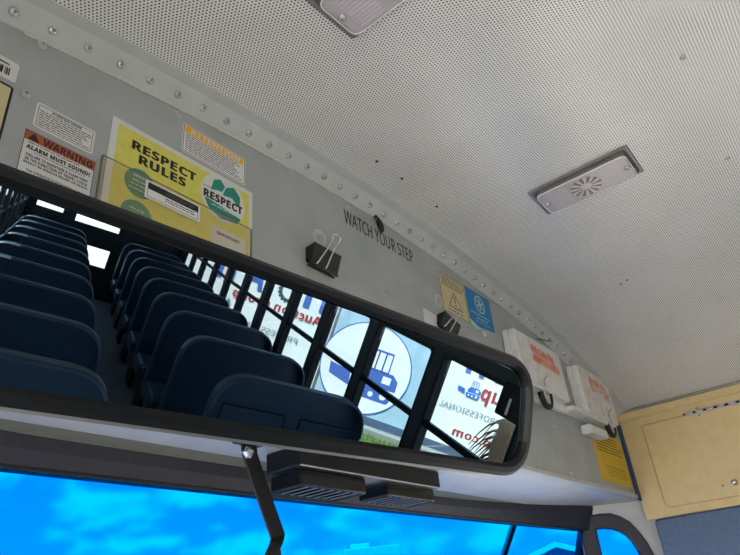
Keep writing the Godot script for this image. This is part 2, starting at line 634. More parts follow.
# ---------------------------------------------------------------- header wall
func build_front() -> void:
	var w := setting("wall_front", "grey painted metal header wall above the windscreen")
	var poly := PackedVector2Array([Vector2(-1.15, 1.596), Vector2(1.15, 1.596)])
	for i in 41:
		var x := 1.15 - 2.30 * i / 40.0
		poly.append(Vector2(x, arch(x) - 0.021))
	var s := S()
	prism(s, poly, -0.02, 0.0)
	part(w, "panel", s, M.header)
	s = S()
	prism(s, PackedVector2Array([Vector2(-0.236, 1.607), Vector2(0.43, 1.607), Vector2(0.43, 1.8605), Vector2(-0.236, 1.8575)]), 0.0, 0.0022, 0.0006)
	part(w, "access_panel", s, M.panel)
	s = S()
	bx(s, Vector3(-0.015, 1.6015, 0.0025), Vector3(2.27, 0.011, 0.005), 0.0015)
	part(w, "bottom_lip", s, M.flange)
	for q in [[-0.658, 1.953, 0.95], [-0.662, 1.873, 0.95], [-0.477, 1.973, 0.9], [-0.124, 1.996, 0.85], [0.051, 1.997, 0.8], [-0.034, 1.853, 1.1], [0.226, 1.992, 0.9], [0.403, 1.974, 1.0], [0.323, 1.881, 1.0], [0.469, 1.618, 1.05], [0.637, 1.618, 1.05], [0.800, 1.618, 1.05], [0.604, 1.722, 1.1]]:
		screw(w, Vector3(q[0], q[1], 0.0), Vector3(0, 0, 1), q[2], q[0] * 9.0, M.painted_screw)
	for q in [Vector3(-0.204, 1.897, 0.0), Vector3(0.143, 1.902, 0.0)]:
		s = S(true)
		lathe(s, [Vector2(0.015, 0), Vector2(0.015, 0.003), Vector2(0.0138, 0.0042), Vector2(0.0115, 0.004), Vector2(0.0105, 0.003), Vector2(0, 0.003)], 24, Transform3D(Basis(Vector3.RIGHT, PI / 2), q))
		part(w, "washer", s, M.flange)
		screw(w, q + Vector3(0.002, 0, 0.0026), Vector3(0, 0, 1), 1.0, 0.5, M.painted_screw)
	# underside of the header, out to the windscreen frame
	var u := setting("trim_2", "pale metal underside of the header running to the windscreen")
	s = S()
	bx(s, Vector3(0, 1.603, -0.105), Vector3(2.3, 0.014, 0.21), 0.001)
	part(u, "underside", s, M.soffit)
	s = S()
	bx(s, Vector3(0, 1.603, -0.243), Vector3(2.3, 0.012, 0.064), 0.001)
	part(u, "rear_strip", s, M.soffit_strip)
	# black plug pushed into a hole in the header joint
	var b := thing("rubber_plug", "black torn rubber plug hanging above the word YOUR", "blob", Vector3(-0.034, 2.0, 0.001))
	s = S(true)
	lathe(s, [Vector2(0, -0.016), Vector2(0.006, -0.013), Vector2(0.008, -0.004), Vector2(0.0075, 0.006), Vector2(0.004, 0.012), Vector2(0.002, 0.016), Vector2(0, 0.017)], 12, Transform3D(Basis(Vector3(0, 0, 1), 0.35).scaled(Vector3(1, 1, 0.6)), Vector3(0, 0, 0.004)))
	part(b, "blob", s, M.rubber)
	s = S(true)
	lathe(s, [Vector2(0, -0.003), Vector2(0.0045, 0), Vector2(0.002, 0.004), Vector2(0, 0.005)], 9, Transform3D(Basis(), Vector3(-0.011, 0.013, 0.003)))
	part(b, "torn_flap", s, M.rubber)

# ---------------------------------------------------------------- windscreen
func wz(x: float) -> float:
	var t := clampf((absf(x) - 0.40) / 0.66, 0.0, 1.0)
	return -0.285 + 0.133 * t * t

func wy(x: float) -> float:
	var t := clampf((absf(x) - 0.40) / 0.66, 0.0, 1.0)
	return 1.565 - 0.029 * t * t

func build_windscreen() -> void:
	var f := setting("window_1", "wide curved windscreen with a strong blue tint along its top")
	var s := S()
	var n := 40
	for i in n:
		var xa := -1.085 + 2.17 * i / n
		var xb := -1.085 + 2.17 * (i + 1) / n
		var q := []
		for x in [xa, xb]:
			var z := wz(x)
			q.append([Vector3(x, 1.5975, z + 0.026), Vector3(x, 1.580, z + 0.020), Vector3(x, wy(x) + 0.001, z + 0.008), Vector3(x, wy(x) - 0.003, z + 0.004), Vector3(x, wy(x) - 0.003, z - 0.03), Vector3(x, 1.62, z - 0.03)])
		for k in 5:
			quad(s, q[0][k], q[1][k], q[1][k + 1], q[0][k + 1], Vector3(0, -1, 0.6) if k < 4 else Vector3(0, 0, -1))
	part(f, "top_frame", s, M.charcoal)
	s = S(true)
	var gp := []
	for i in n + 1:
		var x := -1.085 + 2.17 * i / n
		gp.append(Vector3(x, wy(x) - 0.002, wz(x) + 0.002))
	tube(s, gp, 0.004, 6)
	part(f, "rubber_seal", s, M.rubber)
	for band in [[0.0, 0.18, "tinted_band", M.blue_glass, 0.004], [0.18, 0.78, "glass", M.clear, 0.0]]:
		s = S()
		for i in n:
			var xa := -1.085 + 2.17 * i / n
			var xb := -1.085 + 2.17 * (i + 1) / n
			var pt := func(x: float, d: float, o: float) -> Vector3: return Vector3(x, wy(x) + 0.006 - d, wz(x) - d * 0.42 - o)
			var a: Vector3 = pt.call(xa, band[0], 0.0)
			var b: Vector3 = pt.call(xb, band[0], 0.0)
			var c: Vector3 = pt.call(xb, band[1], 0.0)
			var d: Vector3 = pt.call(xa, band[1], 0.0)
			quad(s, a, b, c, d, Vector3(0, 0, 1))
			if band[4] > 0.0:
				var o := Vector3(0, 0, -band[4])
				quad(s, a + o, b + o, c + o, d + o, Vector3(0, 0, -1))
				quad(s, a, b, b + o, a + o, Vector3(0, 1, 0))
				quad(s, d, c, c + o, d + o, Vector3(0, -1, 0))
				if i == 0:
					quad(s, a, d, d + o, a + o, Vector3(-1, 0, 0))
				if i == n - 1:
					quad(s, b, c, c + o, b + o, Vector3(1, 0, 0))
		part(f, band[2], s, band[3])
	# wall below the glass
	s = S()
	bx(s, Vector3(0, 0.22, -0.62), Vector3(2.3, 1.16, 0.05))
	bx(s, Vector3(0, 0.80, -0.375), Vector3(2.3, 0.03, 0.50))
	part(f, "dash_wall", s, M.dash)
	# unseen block ahead of the glass, added to keep ground light off the ceiling
	var hd := setting("trim_3", "unseen matt black bonnet shape added to keep ground light off the ceiling")
	s = S()
	prism(s, roundpoly([Vector2(-1.0, 0.0), Vector2(1.0, 0.0), Vector2(0.95, 0.74), Vector2(-0.95, 0.74)], [0.02, 0.02, 0.15, 0.15], 6), 0.66, 2.0, 0.08, Transform3D(Basis(Vector3.UP, PI), Vector3.ZERO))
	part(hd, "light_block", s, M.black)
	# corner posts and quarter windows on both sides
	for g in [1.0, -1.0]:
		var q := setting("window_2" if g > 0 else "window_3", "small blue tinted quarter window with a rounded dark frame" if g > 0 else "")
		s = S()
		var po := [Vector3(g * 1.088, 1.60, -0.142), Vector3(g * 1.088, 0.3, -0.688)]
		var tt := Transform3D(Basis(Vector3.RIGHT, 0.0), Vector3.ZERO)
		for k in 1:
			var d: Vector3 = po[1] - po[0]
			var up := -d.normalized()
			var xx := Vector3(g * 0.9, 0, 0.42).normalized()
			xx = (xx - up * xx.dot(up)).normalized()
			tt = Transform3D(Basis(xx, up, xx.cross(up)), (po[0] + po[1]) / 2)
			bx(s, Vector3.ZERO, Vector3(0.034, d.length(), 0.03), 0.005, tt)
		part(q, "corner_post", s, M.charcoal)
		var e := Vector3(g * 0.09, 0, 0.17).normalized()
		var T := Transform3D(Basis(e * g, Vector3.UP, (e * g).cross(Vector3.UP)), Vector3(g * 1.08, 0, -0.15))
		# local x runs along the wall, away from the windscreen for the right side
		var inner := PackedVector2Array([Vector2(0.012, 0.80), Vector2(0.014, 1.20), Vector2(0.017, 1.531), Vector2(0.035, 1.5325), Vector2(0.058, 1.529), Vector2(0.078, 1.521), Vector2(0.094, 1.508), Vector2(0.106, 1.490), Vector2(0.114, 1.468), Vector2(0.120, 1.44), Vector2(0.128, 1.20), Vector2(0.135, 0.80)])
		var outer := PackedVector2Array([Vector2(-0.030, 0.77), Vector2(-0.030, 1.20), Vector2(-0.030, 1.568), Vector2(0.035, 1.5735), Vector2(0.066, 1.571), Vector2(0.092, 1.560), Vector2(0.113, 1.543), Vector2(0.131, 1.515), Vector2(0.145, 1.484), Vector2(0.155, 1.45), Vector2(0.165, 1.20), Vector2(0.172, 0.77)])
		if g < 0:
			for k in inner.size():
				inner[k].x = -inner[k].x
				outer[k].x = -outer[k].x
		s = S()
		ring(s, outer, inner, -0.012, 0.010, 0.004, T)
		part(q, "frame", s, M.charcoal)
		s = S()
		prism(s, inset(ccw(inner), -0.002), -0.004, 0.0, 0.0, T)
		part(q, "tinted_pane", s, M.blue_glass)
		# painted corner panel round the frame
		var big := PackedVector2Array([Vector2(-0.031 * g, 0.3), Vector2(-0.031 * g, 1.30), Vector2(-0.031 * g, 1.60), Vector2(0.035 * g, 1.60), Vector2(0.08 * g, 1.60), Vector2(0.12 * g, 1.60), Vector2(0.15 * g, 1.60), Vector2(0.19 * g, 1.60), Vector2(0.20 * g, 1.55), Vector2(0.20 * g, 1.45), Vector2(0.20 * g, 1.2), Vector2(0.20 * g, 0.3)])
		s = S()
		ring(s, big, outer, -0.01, 0.002, 0.0, T)
		part(q, "corner_panel", s, M.flange)

# ---------------------------------------------------------------- side walls
func build_sides() -> void:
	var bays := []
	for i in 11:
		bays.append([1.55 + 0.7506 * i + 0.045, 1.55 + 0.7506 * (i + 1) - 0.045, 0.66, 1.40])
	bays.append([0.93, 1.505, 0.66, 1.40])
	var num := 4
	for g in [1.0, -1.0]:
		var holes := bays.duplicate()
		if g > 0:
			holes.append([0.06, 0.86, -0.10, 1.38])
		else:
			holes[holes.size() - 1] = [0.30, 1.46, 0.62, 1.52]
		var w := setting("wall_right" if g > 0 else "wall_left")
		var s := S()
		pan(s, Vector2(0.02, ZR), Vector2(FLOOR_Y, 1.46), holes, XR, XR + 0.06, func(u, v, k): return Vector3(g * k, v, u))
		pan(s, Vector2(-0.62, 0.02), Vector2(FLOOR_Y, 0.8), [], XR, XR + 0.06, func(u, v, k): return Vector3(g * k, v, u))
		pan(s, Vector2(-0.3, 0.02), Vector2(1.60, 1.9), [], XR, XR + 0.06, func(u, v, k): return Vector3(g * k, v, u))
		part(w, "panel", s, M.side)
		s = S()
		pan(s, Vector2(0.02, ZR), Vector2(1.46, 1.87), [[0.30, 1.46, 1.40, 1.52]] if g < 0 else [], XR, XR + 0.06, func(u, v, k): return Vector3(g * k, v, u))
		part(w, "cove_panel", s, M.ceiling)
		for h in holes:
			var n := setting("window_%d" % num if h[3] > 1.39 else "door_1", "glazed folding entrance door" if h[3] < 1.39 else "")
			if h[3] > 1.39:
				num += 1
			var zc: float = (h[0] + h[1]) / 2
			var T := Transform3D(Basis(Vector3(0, 0, g), Vector3.UP, Vector3(-g, 0, 0)), Vector3(g * (XR + 0.02), 0, zc))
			var hw: float = (h[1] - h[0]) / 2
			s = S()
			ring(s, rr(-hw, h[2], hw, h[3], 0.03, 4), rr(-hw + 0.02, h[2] + 0.02, hw - 0.02, h[3] - 0.02, 0.03, 4), -0.02, 0.022, 0.003, T)
			part(n, "frame", s, M.black)
			if h[2] > 0.0 and h[3] < 1.45:
				s = S()
				bx(s, Vector3(0, 1.0325, 0.0), Vector3(hw * 2 - 0.03, 0.034, 0.03), 0.004, T)
				part(n, "sash_rail", s, M.black)
				for k in [[h[2] + 0.015, 1.02, -0.004], [1.045, h[3] - 0.015, 0.004]]:
					s = S()
					bx(s, Vector3(0, (k[0] + k[1]) / 2, k[2]), Vector3(hw * 2 - 0.034, k[1] - k[0], 0.0001), 0.0, T)
					part(n, "pane", pane_quad(T, -hw + 0.017, hw - 0.017, k[0], k[1], k[2]), M.tinted)
			elif h[2] < 0.0:
				s = S()
				bx(s, Vector3(0, 0.64, 0.0), Vector3(0.05, 1.46, 0.03), 0.004, T)
				bx(s, Vector3(0, 0.45, 0.0), Vector3(hw * 2 - 0.03, 0.05, 0.03), 0.004, T)
				part(n, "rail", s, M.black)
				for k in [[-hw + 0.017, -0.025, -0.08, 0.425], [0.025, hw - 0.017, -0.08, 0.425], [-hw + 0.017, -0.025, 0.475, 1.36], [0.025, hw - 0.017, 0.475, 1.36]]:
					part(n, "pane", pane_quad(T, k[0], k[1], k[2], k[3], 0.0), M.tinted)
			else:
				part(n, "pane", pane_quad(T, -hw + 0.017, hw - 0.017, h[2] + 0.017, h[3] - 0.017, 0.0), M.clear)
	var fl := setting("floor", "dark rubber bus floor")
	var s := S()
	bx(s, Vector3(0, FLOOR_Y - 0.04, 4.7), Vector3(2.42, 0.08, 10.7))
	part(fl, "slab", s, M.floor)
	# dark box fixed to the wall over the first passenger window
	var b := thing("wall_box", "dark equipment box fixed at the top of the foremost passenger window", "box", Vector3(1.115, 1.345, 1.56))
	s = S()
	bx(s, Vector3.ZERO, Vector3(0.06, 0.14, 0.27), 0.006)
	part(b, "case", s, M.black)
	s = S()
	bx(s, Vector3(-0.031, -0.02, 0.06), Vector3(0.003, 0.07, 0.014), 0.001)
	part(b, "indicator_strip", s, M.alum)

func pane_quad(T: Transform3D, x0: float, x1: float, y0: float, y1: float, z: float) -> SurfaceTool:
	var s := S()
	quad(s, T * Vector3(x0, y0, z), T * Vector3(x1, y0, z), T * Vector3(x1, y1, z), T * Vector3(x0, y1, z), T.basis.z)
	return s

func build_rear() -> void:
	var w := setting("wall_rear")
	var holes := [[-1.03, -0.665, 0.97, 1.45], [-0.48, 0.16, 0.92, 1.40], [-0.30, 0.13, 0.34, 0.62], [0.36, 0.62, 1.0, 1.45]]
	var s := S()
	pan(s, Vector2(-XR - 0.06, XR + 0.06), Vector2(FLOOR_Y, 1.75), holes, ZR, ZR + 0.06, func(u, v, k): return Vector3(u, v, k))
	part(w, "panel", s, M.side)
	s = S()
	pan(s, Vector2(-XR - 0.06, XR + 0.06), Vector2(1.75, 2.08), [], ZR, ZR + 0.06, func(u, v, k): return Vector3(u, v, k))
	part(w, "cove_panel", s, M.ceiling)
	for h in holes:
		part(w, "pane", pane_quad(Transform3D(Basis(), Vector3(0, 0, ZR + 0.03)), h[0], h[1], h[2], h[3], 0.0), M.clear)

# ---------------------------------------------------------------- passenger seats
func build_seats() -> void:
	var words := ["foremost", "second", "third", "fourth", "fifth", "sixth", "seventh", "eighth", "ninth"]
	for side in [[0.23, 1.13, 2.9, "right"], [-1.13, -0.275, 2.36, "left"]]:
		var wd: float = side[1] - side[0]
		var proto: Node3D = null
		for i in 9:
			var where := "banner side" if side[3] == "right" else "driver's side"
			var label := "dark navy vinyl bus seat, %s from the front on the %s of the aisle" % [words[i], where]
			var at := Vector3((side[0] + side[1]) / 2, FLOOR_Y, side[2] + 0.815 * i)
			if i == 0 or (i == 1 and side[3] == "right"):
				var fr: bool = side[3] == "right" and i == 0
				if fr:
					at += Vector3(-0.032, 0, -0.25)
				proto = make_seat(0.868 if fr else wd, label, at, fr, 1.11 if fr else 1.05)
			else:
				var o := proto.duplicate()
				o.name = numbered("bus_seat")
				add_child(o)
				o.position = at
				o.set_meta("label", label)

func make_seat(wd: float, label: String, at: Vector3, pockets: bool, top: float) -> Node3D:
	var t := thing("bus_seat", label, "seat", at, "rows of navy bus seats")
	var hw := wd / 2
	var T := Transform3D(Basis(Vector3.UP, PI), Vector3.ZERO)
	var poly := roundpoly([Vector2(-hw, 0.36), Vector2(hw, 0.36), Vector2(hw, top), Vector2(-hw, top)], [0.02, 0.02, 0.19, 0.19], 8)
	var s := S()
	prism(s, poly, -0.06, 0.03, 0.018, T)
	part(t, "backrest", s, M.vinyl)
	s = S(true)
	var pts := []
	for p in ccw(inset(ccw(poly), 0.012)):
		if p.y > 0.45:
			pts.append(T * Vector3(p.x, p.y, 0.028))
	tube(s, pts, 0.006, 6)
	part(t, "piping", s, M.piping)
	s = S()
	prism(s, rr(-hw, 0.33, hw, 0.47, 0.04, 4), 0.03, 0.42, 0.03, T)
	part(t, "cushion", s, M.vinyl)
	for k in [-1.0, 1.0]:
		s = S()
		bx(s, Vector3(k * (hw - 0.12), 0.17, -0.2), Vector3(0.03, 0.34, 0.3), 0.004)
		part(t, "leg", s, M.black)
	if pockets:
		for k in [-1.0, 1.0]:
			s = S()
			var c: float = k * hw * 0.49
			ring(s, rr(c - 0.175, 0.45, c + 0.175, 0.965, 0.02, 4), rr(c - 0.165, 0.46, c + 0.165, 0.955, 0.012, 4), 0.028, 0.034, 0.002, T)
			part(t, "pocket_seam", s, M.black)
	return t

# ---------------------------------------------------------------- rear view mirror
func build_mirror() -> void:
	var C := Vector3(-0.4974, 1.5752, 0.1902)
	var t := thing("rear_view_mirror", "long black framed rear view mirror reflecting the seats", "mirror", C)
	t.basis = Basis(Vector3(0.9838, 0, 0.1793), Vector3(-0.0585, 0.9453, 0.3208), Vector3(-0.1695, -0.3261, 0.93)).orthonormalized()
	var corners := [Vector2(-0.40, -0.0815), Vector2(0.381, -0.0955), Vector2(0.381, 0.0425), Vector2(-0.40, 0.0795)]
	var outer := ccw(roundpoly(corners, 0.052, 8))
	var mid := inset(outer, 0.0135)
	var s := S()
	prism(s, inset(outer, 0.012), -0.002, 0.0)
	part(t, "glass", s, M.mirror)
	s = S()
	ring(s, outer, mid, -0.016, 0.0075, 0.004)
	part(t, "frame", s, M.frame_black)
	s = S()
	prism(s, inset(outer, -0.003), -0.026, -0.0165, 0.0)
	part(t, "back_shell", s, M.alum)
	for k in [-0.12, 0.17]:
		s = S(true)
		lathe(s, [Vector2(0.012, 0), Vector2(0.012, 0.012), Vector2(0.006, 0.014), Vector2(0.006, 0.09)], 12, Transform3D(Basis(Vector3.RIGHT, -PI / 2), Vector3(k, 0.02, -0.026)))
		part(t, "mounting_stud", s, M.black)

# ---------------------------------------------------------------- tan cabinet over the entrance door
func build_cabinet() -> void:
	var t := thing("overhead_cabinet", "tan metal cabinet over the entrance door with hinged access door", "cabinet", Vector3(1.12, 0, 0))
	var T := Transform3D(Basis(Vector3(0, 0, 1), Vector3(0, 1, 0), Vector3(-1, 0, 0)), Vector3.ZERO)
	var s := S()
	bx(s, Vector3(0.01, 1.69, 0.46), Vector3(0.012, 0.30, 0.905), 0.001)
	part(t, "body", s, M.tan)
	s = S()
	ring(s, rr(0.003, 1.5375, 0.92, 1.842, [0.004, 0.004, 0.004, 0.004], 4), rr(0.063, 1.5595, 0.76, 1.7945, [0.02, 0.02, 0.006, 0.006], 4), -0.006, 0.0, 0.001, T)
	part(t, "face_frame", s, M.tan)
	s = S()
	bx(s, Vector3(-0.004, 1.829, 0.462), Vector3(0.008, 0.024, 0.916), 0.003)
	part(t, "top_flange", s, M.tan)
	s = S()
	prism(s, rr(0.0655, 1.562, 0.7575, 1.792, [0.018, 0.018, 0.005, 0.005], 4), -0.006, 0.0005, 0.0012, T)
	var d := part(t, "door", s, M.tan)
	s = S(true)
	lathe(s, [Vector2(0.0085, 0), Vector2(0.0085, 0.004), Vector2(0.006, 0.006), Vector2(0.0075, 0.011), Vector2(0.0065, 0.015), Vector2(0.003, 0.017), Vector2(0, 0.017)], 16, Transform3D(Basis(Vector3(0, 0, 1), PI / 2), Vector3(-0.0005, 1.594, 0.253)))
	part(d, "knob", s, M.steel, "chrome knob")
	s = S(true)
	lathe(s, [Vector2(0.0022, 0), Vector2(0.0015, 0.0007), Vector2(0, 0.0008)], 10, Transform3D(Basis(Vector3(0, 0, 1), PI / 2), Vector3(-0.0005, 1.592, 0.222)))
	part(d, "blob", s, M.rubber)  # open screw hole shown as a dark dome, its shade in the colour
	# piano hinge along the top of the door
	var h := part(t, "hinge", hinge_leaf(), M.alum)
	for i in 19:
		s = S(true)
		var z := 0.192 + 0.0285 * i
		tube(s, [Vector3(-0.005, 1.7945, z), Vector3(-0.005, 1.7945, z + 0.0195)], 0.0042, 8)
		part(h, "knuckle", s, M.alum)
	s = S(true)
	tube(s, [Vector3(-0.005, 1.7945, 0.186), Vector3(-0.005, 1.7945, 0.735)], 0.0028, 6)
	part(h, "pin", s, M.black)  # black so the shade in the gaps between knuckles is coloured in
	for z in [0.225, 0.42, 0.62]:
		screw(h, Vector3(0.0, 1.8050, z), Vector3(-1, 0, 0), 0.5)
		screw(h, Vector3(-0.0005, 1.7840, z), Vector3(-1, 0, 0), 0.5)
	# padded panel below and dark edging beside the cabinet
	var p := thing("padded_panel", "slate blue padded panel below the tan cabinet", "panel", Vector3(1.12, 1.43, 0.47))
	s = S()
	prism(s, rr(-0.445, -0.11, 0.44, 0.106, 0.012, 4), -0.004, 0.012, 0.005, Transform3D(T.basis, Vector3.ZERO))
	part(p, "pad", s, M.navy)
	var e := thing("edge_trim", "dark blue edging strip between header wall and tan cabinet", "trim", Vector3(1.106, 1.70, 0.004))
	s = S()
	bx(s, Vector3.ZERO, Vector3(0.026, 0.22, 0.006), 0.002)
	part(e, "strip", s, M.navy_dark)

func hinge_leaf() -> SurfaceTool:
	var s := S()
	bx(s, Vector3(-0.0008, 1.7945, 0.46), Vector3(0.0014, 0.013, 0.545), 0.0004)
	return s

# ---------------------------------------------------------------- dome lights
func build_lights() -> void:
	for q in [[0.179, 0.331, "clear dome light in the roof lining behind the white boxes"], [-0.421, 0.326, "clear dome light in the roof lining on the driver's side"]]:
		var y := arch(q[0]) + CEIL
		var t := thing("dome_light", q[2], "light", Vector3(q[0], y, q[1]), "dome lights in the roof lining")
		var sl: float = -0.24 * q[0]
		# local x along the bus width, local y along the bus, local z down
		t.basis = Basis(Vector3(1, sl, 0).normalized(), Vector3(0, 0, 1), Vector3(1, sl, 0).normalized().cross(Vector3(0, 0, 1)))
		var s := S()
		ring(s, rr(-0.046, -0.096, 0.046, 0.096, 0.004, 3), rr(-0.039, -0.089, 0.039, 0.089, 0.006, 3), -0.002, 0.004, 0.0015)
		part(t, "housing", s, M.lens_dark)
		s = S()
		prism(s, rr(-0.0385, -0.0885, 0.0385, 0.0885, 0.005, 3), -0.001, 0.001)
		part(t, "reflector_tray", s, M.lens_tray)
		s = S()
		ring(s, rr(-0.037, -0.086, 0.037, 0.086, 0.012, 5), rr(-0.0352, -0.0842, 0.0352, 0.0842, 0.011, 5), 0.0112, 0.0135, 0.0006)
		part(t, "lens_rim", s, M.white)
		s = S()
		ring(s, rr(-0.0366, -0.0856, 0.0366, 0.0856, 0.012, 5), rr(-0.0352, -0.0842, 0.0352, 0.0842, 0.011, 5), 0.001, 0.0112, 0.0)
		part(t, "lens_side", s, M.lens_dark)  # clear plastic side; the recess shade is put in as dark colour
		s = S()
		prism(s, rr(-0.0345, -0.0835, 0.0345, 0.0835, 0.010, 5), 0.0105, 0.0125, 0.0006)
		var lens := part(t, "lens", s, lens_material())
		# pressed ribs: long fine ribs and a fluted ring round the bulb
		for k in 11:
			var x := -0.028 + 0.0056 * k
			for e in [-1.0, 1.0]:
				s = S()
				bx(s, Vector3(x, e * 0.050, 0.0126), Vector3(0.0022, 0.038, 0.0012), 0.0005)
				part(lens, "rib", s, M.lens_rib)
		for k in 24:
			s = S()
			var a := TAU * k / 24.0
			var tr := Transform3D(Basis(Vector3(0, 0, 1), a), Vector3.ZERO)
			prism(s, PackedVector2Array([Vector2(0.0115, -0.0013), Vector2(0.028, -0.0033), Vector2(0.028, 0.0033), Vector2(0.0115, 0.0013)]), 0.0124, 0.0136 + 0.0006 * (k % 2), 0.0005, tr)
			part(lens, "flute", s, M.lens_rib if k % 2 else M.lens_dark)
		s = S(true)
		lathe(s, [Vector2(0.011, 0), Vector2(0.0095, 0.0016), Vector2(0.004, 0.0024), Vector2(0, 0.0026)], 20, Transform3D(Basis(Vector3.RIGHT, PI / 2), Vector3(0, 0, 0.0125)))
		part(lens, "bulls_eye", s, M.lens_rib)
		for e in [-1.0, 1.0]:
			screw(t, Vector3(0, e * 0.077, 0.0125), Vector3(0, 0, 1), 0.9)

func lens_material() -> StandardMaterial3D:
	if not M.has("lens"):
		M.lens = paint(Color(0.70, 0.67, 0.69), 0.18)
		M.lens_rib = paint(Color(0.78, 0.75, 0.765), 0.15)
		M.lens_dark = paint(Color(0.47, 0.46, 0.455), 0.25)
		M.lens_tray = paint(Color(0.34, 0.33, 0.32), 0.4)
	return M.lens

# ---------------------------------------------------------------- duct, vents and bent bracket under the header
func build_under_header() -> void:
	var d := thing("duct_cover", "flat dark duct cover under the header above the air vents", "duct", Vector3(0.03, 1.5805, -0.137))
	var s := S()
	bx(s, Vector3.ZERO, Vector3(0.38, 0.031, 0.074), 0.002)
	part(d, "cover", s, M.frame_black)
	s = S()
	bx(s, Vector3(0, -0.0155, 0.0372), Vector3(0.38, 0.0022, 0.0015), 0.0005)
	part(d, "edge", s, M.flange)
	var rows := [[Vector3(-0.0625, 1.552, -0.152), 0.155, "black slatted air vent under the header beside the bent bracket"], [Vector3(0.160, 1.557, -0.160), 0.150, "black slatted air vent under the header, farther from the bent bracket"]]
	for r in rows:
		var t := thing("air_vent", r[2], "vent", r[0], "air vents under the header")
		var w: float = r[1]
		s = S()
		ring(s, rr(-w / 2, -0.034, w / 2, 0.034, 0.004, 3), rr(-w / 2 + 0.005, -0.029, w / 2 - 0.005, 0.029, 0.003, 3), -0.012, 0.012, 0.003, Transform3D(Basis(Vector3(1, 0, 0), Vector3(0, 0, 1), Vector3(0, -1, 0)), Vector3.ZERO))
		part(t, "housing", s, M.black_gloss)
		s = S()
		bx(s, Vector3(0, 0.009, 0), Vector3(w - 0.01, 0.004, 0.06))
		part(t, "back", s, M.black)
		for k in 7:
			s = S()
			bx(s, Vector3(-w / 2 + 0.020 + (w - 0.040) * k / 6.0, -0.0108, 0.0), Vector3(0.0015, 0.0014, 0.058))
			part(t, "slat", s, M.vent_slat)
	# strap bracket
	var b := thing("strap_bracket", "black bent strap bracket bolted under the header in front of the windscreen", "bracket")
	s = S()
	var path := [Vector3(-0.243, 1.592, -0.120), Vector3(-0.240, 1.574, -0.120), Vector3(-0.2165, 1.522, -0.119), Vector3(-0.192, 1.467, -0.116), Vector3(-0.205, 1.456, -0.106), Vector3(-0.217, 1.446, -0.100), Vector3(-0.20, 1.37, -0.100)]
	var wv := Vector3(0.0165, 0.003, -0.004)
	for i in path.size() - 1:
		var a: Vector3 = path[i]
		var c: Vector3 = path[i + 1]
		var n := (c - a).cross(wv).normalized() * 0.0015
		var pts := [a - wv + n, a + wv + n, c + wv + n, c - wv + n, a - wv - n, a + wv - n, c + wv - n, c - wv - n]
		var o := (a + c) / 2
		for f in [[0, 1, 2, 3], [4, 5, 6, 7], [0, 3, 7, 4], [1, 2, 6, 5], [0, 1, 5, 4], [3, 2, 6, 7]]:
			quad(s, pts[f[0]], pts[f[1]], pts[f[2]], pts[f[3]], (pts[f[0]] + pts[f[2]]) / 2 - o)
	part(b, "strap", s, M.black)
	s = S()
	bx(s, Vector3(-0.238, 1.592, -0.118), Vector3(0.05, 0.007, 0.03), 0.002)
	part(b, "foot", s, M.black)
	s = S()
	lathe(s, [Vector2(0.009, -0.002), Vector2(0.009, 0.002), Vector2(0.0065, 0.002), Vector2(0.0065, 0.007), Vector2(0.003, 0.009), Vector2(0, 0.009)], 6, Transform3D(Basis(Vector3.RIGHT, PI / 2), Vector3(-0.249, 1.574, -0.115)))
	part(b, "bolt", s, M.steel, "bright hex bolt")

